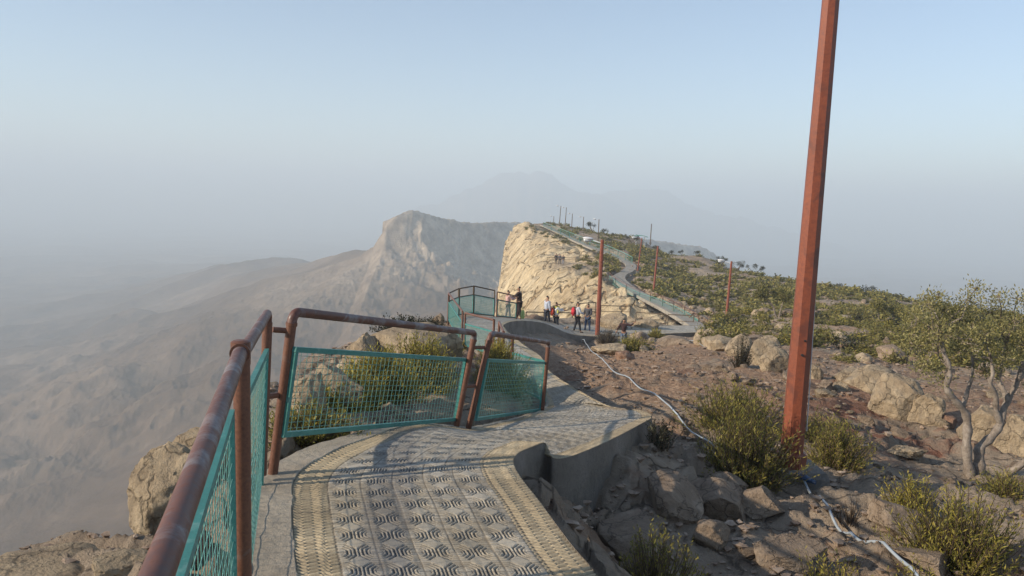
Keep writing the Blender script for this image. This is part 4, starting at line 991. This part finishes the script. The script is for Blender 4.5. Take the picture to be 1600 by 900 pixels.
for k, (_, x, y, z, s) in enumerate(rest):
    me, V, Fq, mi = LOW[k%4]; a = r2_.uniform(0,6.3); c_, s_ = math.cos(a), math.sin(a); h_ = s*r2_.uniform(.6,1.0)
    Vs.append(np.stack([(V[:,0]*c_-V[:,1]*s_)*s+x, (V[:,0]*s_+V[:,1]*c_)*s+y, V[:,2]*h_+z-.05], 1)); Fs.append(Fq+b); Ms.append(mi); b += len(V)
tag(mesh_np('distant_scrub', np.concatenate(Vs), np.concatenate(Fs), [M['leaf_hill'], M['twig']], smooth=False, mi=np.concatenate(Ms)), kind='stuff')
for q_ in bpy.data.objects:
    if q_.get('label') and len(q_['label'].split()) > 16: open('/tmp/long.txt','a').write(q_['label']+'\n')
print('scrub', len(ind), len(rest))
# ------------------------------------------------------------------ trees
def crown(seed, lobes, nclump, nleaf, cr, ll, lw):
    g_ = np.random.default_rng(seed); lob = np.array([l[:3] for l in lobes]); rad = np.array([l[3] for l in lobes]); pr = rad**2/(rad**2).sum()
    li = g_.choice(len(lobes), nclump, p=pr); dv = g_.normal(0,1,(nclump,3)); dv /= np.linalg.norm(dv, axis=1)[:,None]
    cc = lob[li]+dv*(g_.uniform(.15,1,(nclump,1))**.5)*rad[li][:,None]*[1,1,.8]
    up = g_.normal(0,1,(nclump,nleaf,3)); p = cc[:,None]+up*cr*.5
    ld = up*.7+np.array([0,0,.7])+g_.normal(0,.5,p.shape); ld /= np.linalg.norm(ld, axis=-1, keepdims=True)
    sd_ = np.cross(ld, g_.normal(0,1,p.shape)); sd_ /= np.linalg.norm(sd_, axis=-1, keepdims=True)
    L_ = ll*g_.uniform(.6,1.3,(nclump,nleaf,1)); W_ = lw*g_.uniform(.7,1.3,(nclump,nleaf,1))
    q = np.stack([p, p+ld*L_*.5+sd_*W_*.5, p+ld*L_, p+ld*L_*.5-sd_*W_*.5], 2).reshape(-1,3)
    return q, np.arange(len(q)).reshape(-1,4), cc
def wob(a, b, n, amp, r): 
    a, b = Vector(a), Vector(b); return [a.lerp(b, i/n)+(Vector((r.gauss(0,1), r.gauss(0,1), r.gauss(0,.6)))*amp if 0 < i < n else Vector()) for i in range(n+1)]
def olive():
    D = 9.6; r = random.Random(3)
    def q(u, v, dy=0): return P(u, v, D+dy)
    base = ground_px(1524, 742, D+.4); D = base.y
    e = empty('olive_tree', base, 0, 'twisted wild olive tree with forked pale grey trunk and thin open crown at the right', 'tree')
    m = MB(); br = []
    def limb(pts, r0, r1):
        P_ = [q(u, v, dy) for u, v, dy in pts]; P_ = [tuple(p) for p in P_]
        c = catmull(P_, [4]*(len(P_)-1)); k = len(c); rad = [(r0+(r1-r0)*(i/(k-1))**.8)*(1+.16*math.sin(i*1.7+r0*99)) for i in range(k)]
        m.tube([Vector(x) for x in c], rad, 11); br.append(Vector(c[-1]))
    limb([(1520,752,0),(1514,735,0),(1510,700,0),(1512,668,.03),(1508,645,.02),(1492,625,0),(1479,605,-.03),(1484,580,0),(1475,552,.05),(1468,525,.1)], .074, .026)
    limb([(1527,752,.05),(1530,725,.05),(1531,700,.08),(1548,684,.1),(1562,664,.12),(1568,640,.15),(1580,615,.2),(1592,590,.2),(1600,560,.2)], .080, .026)
    limb([(1563,662,.12),(1556,640,.1),(1556,618,.05),(1547,598,.0),(1551,585,0),(1548,560,.05)], .044, .018)
    limb([(1575,628,.15),(1568,610,.2),(1560,592,.3),(1566,570,.35),(1572,540,.35)], .04, .02)
    limb([(1503,640,.05),(1512,610,.3),(1520,580,.4),(1518,550,.45)], .035, .015)
    limb([(1592,592,.2),(1618,570,.25),(1640,545,.3)], .04, .02)
    limb([(1534,735,.1),(1556,752,.0),(1582,735,-.15),(1610,716,-.25),(1640,700,-.3)], .045, .04)
    m.build('trunk', M['bark'], e)
    lobes = []
    for u, v, dy, rr_ in [(1432,500,.1,.20),(1428,540,.2,.17),(1450,470,.1,.16),(1462,520,.0,.22),(1474,484,.2,.18),(1468,458,.1,.09),(1500,500,.3,.2),(1515,470,.1,.15),(1525,452,.2,.09),(1540,525,.1,.22),(1548,487,.3,.17),(1560,462,.1,.11),(1585,500,.1,.2),(1590,468,.2,.12),(1600,540,.2,.24),(1570,560,.0,.18),(1640,500,.2,.3),(1635,460,.2,.12),(1500,548,.2,.17),(1448,572,.1,.14),(1475,590,.1,.12),(1640,570,.3,.25),(1690,530,.2,.3),(1545,582,.3,.16),(1520,530,-.1,.18),(1615,600,.3,.15)]:
        p = q(u, v, dy); lobes.append((p.x, p.y, p.z, rr_))
    Q, Fq, cc = crown(9, lobes, 500, 26, .10, .042, .018)
    mesh_np('crown', Q, Fq, M['leaf_olive'], e, smooth=False)
    m = MB()
    for lb in lobes:
        c = Vector(lb[:3]); s = min(br, key=lambda p: (p-c).length); m.tube(wob(s, c, 4, .03, r), [.016,.013,.010,.008,.006], 5)
    for k in range(0, len(cc), 2):
        c = Vector(cc[k]); s = Vector(min(lobes, key=lambda l: (Vector(l[:3])-c).length)[:3]); m.tube(wob(s, c, 3, .025, r), [.006,.005,.004,.002], 4, caps=False)
    m.build('twigs', M['bark'], e); settle(e)
olive()
def small_tree(label, u, v, d, hgt, seed, wide=1.0, mat='leaf_dark', trunk_h=.45, group='trees on the hillside', dens=70, bright=False):
    p = P(u, v, d); x, y = p.x, p.y; b0 = Vector((x, y, min(p.z, gz_at(x, y)+.2)-.15)); r = random.Random(seed)
    e = empty('tree', b0, 0, label, 'tree', group); m = MB(); lobes = []
    for i in range(r.randint(3,5)):
        a = r.uniform(0,6.3); tipx = math.cos(a)*hgt*.38*wide; tipy = math.sin(a)*hgt*.3; tz = hgt*r.uniform(.62,.85); mid_ = Vector((tipx*.35, tipy*.35, hgt*trunk_h*.8))
        m.tube([Vector((0,0,-.2)), mid_*.55+Vector((r.uniform(-.05,.05)*hgt,0,0)), mid_, Vector((tipx, tipy, tz))], [hgt*.035,hgt*.028,hgt*.02,hgt*.008], 6); lobes.append((tipx, tipy, tz, hgt*r.uniform(.16,.27)))
    lobes.append((0,0,hgt*.8,hgt*.22)); m.build('trunk', M['bark' if bright else 'twig'], e)
    Q, Fq, cc = crown(seed, lobes, dens, 14, hgt*.09, hgt*.07, hgt*.035); Q[:,0] *= 1
    mesh_np('crown', Q, Fq, M[mat], e, smooth=False); return e
small_tree('broad crowned tree with pale forked trunk halfway up the hill left of the orange pole', 1217, 497, 60, 2.5, 1, 1.6, 'leaf_hill', .5, None, 190, True)
small_tree('pale trunked bushy tree on the hill left of the olive crown', 1375, 512, 55, 2.0, 2, 1.8, 'leaf_hill', .4, None, 170, True)
for i, (u, v, d, h, wd, lab) in enumerate([(925,362,196,2.6,1.6,'broad dark tree on the skyline left of the summit lamp with an arm'),(946,369,190,1.9,.7,'small wind bent tree on the skyline right of the summit lamps'),(957,372,188,1.4,1.2,'low dark tree on the skyline next to the wind bent one'),
  (977,374,186,1.4,.8,'tiny skyline tree left of the green shelter'),(990,381,170,2.4,1.7,'wide dark bush tree touching the green shelter'),(1025,384,166,1.6,.6,'narrow skyline tree right of the thin grey pole'),(1048,392,160,1.4,1,'small round skyline tree above the bare red pole'),
  (1066,396,158,1.3,1.3,'low skyline tree halfway between the bare red pole and the slim lamp'),(1089,403,158,1.6,1.5,'flat topped skyline tree left of the slim lamp post'),(1128,412,145,1.7,1.4,'dark skyline tree just left of the slim lamp post top'),(1152,421,138,1.8,1.3,'dark skyline tree right of the slim lamp post'),
  (1179,430,134,2.0,1.6,'broad skyline tree on the slope down to the orange pole'),(1271,452,122,1.2,1.2,'little skyline tree just right of the orange pole'),(1302,462,112,2.0,1.0,'upright skyline tree with bare trunk'),(1321,463,114,1.6,1.6,'dense low skyline tree next to the upright one'),(1349,471,108,2.3,1.3,'loose crowned skyline tree with pale trunk'),(1400,475,106,1.5,1.6,'flat skyline tree left of the olive crown')]):
    small_tree(lab, u, v, d, h, 20+i, wd, 'leaf_dark', .45, 'trees on the skyline', 60)
# ------------------------------------------------------------------ white water pipe
def hose(label, pts, r, mat='hose'):
    Q = []
    for u, v, d in pts: q_ = P(u, v, d); Q.append(Vector((q_.x, q_.y, gz_at(q_.x, q_.y)+r*1.2)))
    c = catmull([tuple(p) for p in Q], [8]*(len(Q)-1)); 
    for p in c: p[2] = max(p[2], gz_at(p[0], p[1])+r*.7)
    for _ in range(8): c[1:-1,2] = (c[1:-1,2]*2+c[:-2,2]+c[2:,2])/4
    zt = np.array([gz_at(p[0], p[1]) for p in c]); c[:,2] = np.array([max(zt[max(0,i-3):i+4]) for i in range(len(zt))])*.6+zt*.4+r*.9; c[1:-1,2] = np.maximum(c[1:-1,2], (c[:-2,2]+c[2:,2])/2); c[:,2] = np.maximum(c[:,2], zt+r)+(r*1.6 if pts[0][2] < 9 else 0)
    for _ in range(4): c[1:-1,2] = np.maximum(c[1:-1,2], (c[:-2,2]+c[2:,2])/2)
    m = MB(); m.tube([Vector(p) for p in c], r, 10); o = m.build('water_pipe', M[mat]); return tag(o, label, 'pipe')
hose('white plastic water pipe snaking down the slope beside the tiled path to the green bush', [(908,534,38),(916,548,30),(928,568,24),(948,590,19),(972,607,16),(1000,620,14),(1030,640,12.3),(1062,664,10.8),(1100,692,9.6),(1140,720,9)], .012)
hose('white plastic water pipe running from the concrete footing to the bottom right', [(1254,784,7.9),(1272,802,7.4),(1300,832,6.7),(1332,860,6.15),(1370,890,5.65),(1440,945,4.9),(1520,1010,4.2)], .012)
hose('thin grey pipe crossing the bare ground before the flat path', [(1010,545,34),(1040,540,35),(1075,541,34),(1100,548,31)], .013)
def coupling():
    p = P(1255,785,7.9); p.z = gz_at(p.x, p.y)+.01; m = MB(); m.tube([p+Vector((-.06,.06,.05)), p+Vector((.0,0,.045)), p+Vector((.05,-.05,.03))], [.034,.034,.026], 12); m.tube([p+Vector((.05,-.05,.03)), p+Vector((.08,-.08,.025))], .021, 12)
    tag(m.build('pipe_coupling', M['blue']), 'blue plastic coupling where the white pipe leaves the concrete footing', 'coupling')
coupling()
# ------------------------------------------------------------------ people
def skin_obj(name, verts, edges, radii, mat, parent, sub=1):
    me = bpy.data.meshes.new(name); me.from_pydata([tuple(v) for v in verts], edges, []); o = bpy.data.objects.new(name, me); C.objects.link(o); o.parent = parent
    md = o.modifiers.new('skin', 'SKIN'); md.use_smooth_shade = True
    for i, r in enumerate(radii): 
        sv_ = me.skin_vertices[0].data[i] if len(me.skin_vertices) else None
        if sv_ is None: break
        sv_.radius = r if isinstance(r, tuple) else (r, r)
    if len(me.skin_vertices): me.skin_vertices[0].data[0].use_root = True
    s = o.modifiers.new('sub', 'SUBSURF'); s.levels = sub; s.render_levels = sub
    me.materials.append(mat); return o
SKIN = simple('skin', (.30,.17,.11), .6); HAIR = simple('black_hair', (.02,.018,.016), .7)
def cloth(name, c): return simple(name, c, .85, 0, .2, 12)
def person(label, loc, face, h=1.7, top=(.1,.1,.1), legs=(.05,.06,.1), shoes=(.05,.05,.05), larm=None, rarm=None, stride=.1, long=False, hat=None, group=None, lean=0):
    """face: heading in radians (0 looks along +y); arms as (elbow, hand) offsets from the shoulder in body space"""
    e = empty('person', loc, -face, label, 'person', group); k = h/1.7
    V = lambda x, y, z: Vector((x*k, y*k, z*k))
    la = larm or ((-.05,0,-.28),(-.04,.06,-.53)); ra = rarm or ((.05,0,-.28),(.04,.06,-.53))
    hip, ch, sh = .93, 1.25, 1.42
    J = [V(0,0,hip), V(0,lean*.5,1.08), V(0,lean*.8,ch), V(0,lean,sh), V(0,lean,1.49), V(0,lean+.02,1.57), V(0,lean+.015,1.66)]
    rd = [.125,.12,.14,.10,.05,.082,.075]; E = [(0,1),(1,2),(2,3),(3,4),(4,5),(5,6)]
    def add(p, r, par): J.append(p); rd.append(r); E.append((par, len(J)-1)); return len(J)-1
    arms = []
    for sx, arm in ((-1, la), (1, ra)):
        s_ = V(sx*.18, lean, 1.40); a = add(s_, .062, 3); el = add(s_+V(*arm[0]), .044, a); hd = s_+V(*arm[1]); wr = add(hd, .028, el)
        dr = (hd-J[el]).normalized(); pm = add(hd+dr*.07*k, .032, wr); sd2 = dr.cross(Vector((0,1,0.3))).normalized(); arms.append((s_, J[el], hd))
        for fi in range(4): 
            b = hd+dr*.09*k+sd2*(fi-1.5)*.02*k; f1_ = add(b+dr*.035*k, .009, pm); add(b+dr*(.07-.008*abs(fi-1.4))*k+Vector((0,.012*k,0)), .008, f1_)
        t_ = add(hd+dr*.05*k+sd2*-.05*k, .010, wr); add(hd+dr*.08*k+sd2*-.065*k, .009, t_)
    feet = []
    for sx in (-1, 1):
        th_ = add(V(sx*.09, 0, .86), .088, 0); kn = add(V(sx*.10, sx*stride*.5+.02, .49), .058, th_); an = add(V(sx*.11, sx*stride, .09), .038, kn); to = add(V(sx*.12, sx*stride+.15, .04), .035, an); feet.append((J[th_], J[kn], J[an], J[to]))
    no = add(V(0, lean+.10, 1.60), .018, 5)
    for sx in (-1,1): add(V(sx*.088, lean, 1.60), .018, 5)
    skin_obj('body', J, E, [r*k for r in rd], SKIN, e)
    # jacket or shirt
    JV = [V(0,0,.90 if not long else .55), V(0,lean*.5,1.08), V(0,lean*.8,ch), V(0,lean,1.43)]; JR = [.155 if not long else .19,.145,.17,.12]; JE = [(0,1),(1,2),(2,3)]
    for (a, b, c_), _ in zip(arms, (0,1)):
        n0 = len(JV); JV += [a, b, c_-(c_-b)*.06]; JR += [.085,.066,.048]; JE += [(3,n0),(n0,n0+1),(n0+1,n0+2)]
    skin_obj('coat' if long else 'jacket', JV, JE, [r*k for r in JR], cloth('coat_cloth', top), e)
    TV = [V(0,0,.95)]; TR = [.145]; TE = []
    for a, b, c_, d_ in feet: n0 = len(TV); TV += [a, b, c_+Vector((0,0,.02*k))]; TR += [.105,.075,.058]; TE += [(0,n0),(n0,n0+1),(n0+1,n0+2)]
    skin_obj('trousers', TV, TE, [r*k for r in TR], cloth('trouser_cloth', legs), e)
    for a, b, c_, d_ in feet: skin_obj('shoe', [c_+Vector((0,-.04*k,-.03*k)), c_+Vector((0,.05*k,-.04*k)), d_+Vector((0,.02*k,.0))], [(0,1),(1,2)], [.048*k,.048*k,.036*k], cloth('shoe_leather', shoes), e)
    skin_obj('hair' if not hat else 'cap', [V(0,lean-.025,1.62), V(0,lean-.015,1.68), V(0,lean+.04,1.685)], [(0,1),(1,2)], [.085*k,.084*k,.06*k], HAIR if not hat else cloth('cap_cloth', hat), e)
    return e
def backpack(label, loc, face, col, k=1.0):
    bm = bmesh.new(); bmesh.ops.create_cube(bm, size=1); bmesh.ops.bevel(bm, geom=bm.edges[:]+bm.verts[:], offset=.22, segments=3, affect='EDGES')
    for v in bm.verts: v.co = Vector((v.co.x*.32, v.co.y*.18*(1.15-.25*v.co.z), v.co.z*.46))
    me = bpy.data.meshes.new('pack_body'); bm.to_mesh(me); bm.free(); me.materials.append(cloth('pack_cloth', col)); me.polygons.foreach_set('use_smooth', [True]*len(me.polygons))
    e = empty('backpack', loc, -face, label, 'backpack', 'backpacks of the walkers'); o = bpy.data.objects.new('pack_body', me); C.objects.link(o); o.parent = e
    m = MB(); 
    for x in (-.09,.09): m.tube([Vector((x,.08,.2)), Vector((x,.2,.26)), Vector((x,.33,.12)), Vector((x,.28,-.12)), Vector((x,.08,-.18))], .017, 6)
    m.build('strap', M['cable'], e); m = MB(); m.tube([Vector((-.1,-.10,-.12)), Vector((0,-.125,-.1)), Vector((.1,-.10,-.12))], .03, 8); m.build('pocket', cloth('pack_pocket', [c*.6 for c in col]), e)
    return e
def stand(u, v, d): return P(u, v, d)
ppl = 'walkers on the saddle path'
person('person in a long dark coat leaning on the lookout railing', stand(811,499.5,38.5), R(-80), 1.62, (.035,.022,.022), (.03,.02,.022), long=True, larm=((-.02,.20,-.22),(-.0,.48,-.22)), rarm=((.06,.02,-.28),(.05,.03,-.55)), lean=.05, group='visitors at the lookout')
person('person in pale pink clothes partly hidden behind the teal lookout bay', stand(793,500.5,37.8), R(70), 1.45, (.55,.35,.32), (.20,.16,.17), larm=((-.02,.2,-.2),(0,.42,-.12)), rarm=((.02,.2,-.2),(0,.42,-.1)), group='visitors at the lookout')
def bag():
    p = stand(816.5,499,38.2); q = []
    m = MB(); m.tube([p+Vector((0,0,.03)), p+Vector((0,0,.12)), p+Vector((0,0,.38)), p+Vector((0,0,.46))], [.07,.10,.09,.03], 10); e = empty('carrier_bag', p, 0, 'pale green bag held beside the long dark coat', 'bag'); o = m.build('bag_body', cloth('green_plastic', (.30,.38,.14)), e)
    m = MB(); m.tube([p+Vector((-.05,0,.44)), p+Vector((-.03,0,.58)), p+Vector((.03,0,.58)), p+Vector((.05,0,.44))], .01, 6); m.build('handle', cloth('green_handle', (.25,.33,.12)), e); settle(e)
bag()
person('person in a light blue grey shirt standing first from the left on the saddle', stand(854,510,44), R(60), 1.72, (.42,.46,.54), (.03,.035,.05), group=ppl)
p3 = person('person in white shirt and yellow scarf stretching an arm to the right', stand(868,520,44), R(75), 1.72, (.62,.64,.60), (.035,.04,.05), larm=((.02,.22,-.12),(.03,.46,-.08)), rarm=((.02,.2,-.14),(.0,.42,-.12)), group=ppl)
backpack('orange red backpack worn by the person with the yellow scarf', stand(863,520,44)+Vector((-.06,-.05,1.22)), R(75), (.45,.07,.04))
def scarf():
    c = stand(868,520,44)+Vector((.0,0,1.46)); m = MB(); m.tube([c+Vector((math.cos(a)*.12, math.sin(a)*.11, .02*math.sin(2*a))) for a in [i*PI/6 for i in range(13)]], .045, 8); m.tube([c+Vector((.06,-.1,0)), c+Vector((.08,-.17,-.18)), c+Vector((.07,-.16,-.32))], [.05,.045,.03], 8)
    tag(m.build('scarf', cloth('yellow_cloth', (.60,.56,.10))), 'yellow scarf round the neck of the person in the white shirt', 'scarf')
scarf()
person('person in white top and black trousers with a pale headcloth left of the lamp post', stand(901.5,520,43.5), R(80), 1.72, (.50,.52,.56), (.022,.022,.028), stride=.16, rarm=((.05,.1,-.26),(.0,.3,-.3)), group=ppl)
backpack('red backpack worn by the person with black trousers', stand(895,520,43.5)+Vector((-.02,0,1.2)), R(80), (.50,.035,.05))
person('person in dark grey hooded jacket and blue jeans beside the brick red lamp post', stand(917.5,519,44.5), R(-150), 1.62, (.075,.075,.085), (.055,.085,.15), (.65,.65,.63), larm=((-.07,.04,-.26),(.04,.2,-.38)), rarm=((.07,.04,-.26),(-.04,.2,-.38)), group=ppl)
person('person in a dark puffer jacket with one arm raised, standing below the flat path', stand(973.5,543,38.5), R(-165), 1.42, (.045,.022,.022), (.10,.14,.21), (.1,.1,.1), larm=((-.22,.05,-.04),(-.40,.08,.12)), rarm=((.14,0,-.22),(.22,.03,-.40)), group=ppl)
for u, h, c, l, lab in ((868.5,1.75,(.03,.03,.035),(.03,.03,.04),'leftmost tiny person in black on the cliff ledge'),(874,1.7,(.10,.10,.12),(.04,.04,.05),'middle tiny person of the three on the cliff ledge'),(879.5,1.6,(.05,.05,.06),(.30,.30,.33),'right tiny person with pale trousers on the cliff ledge')):
    p = ground_px(u, 414.5, 121.5); person(lab, p, R(20), h, c, l, group='people on the cliff ledge')
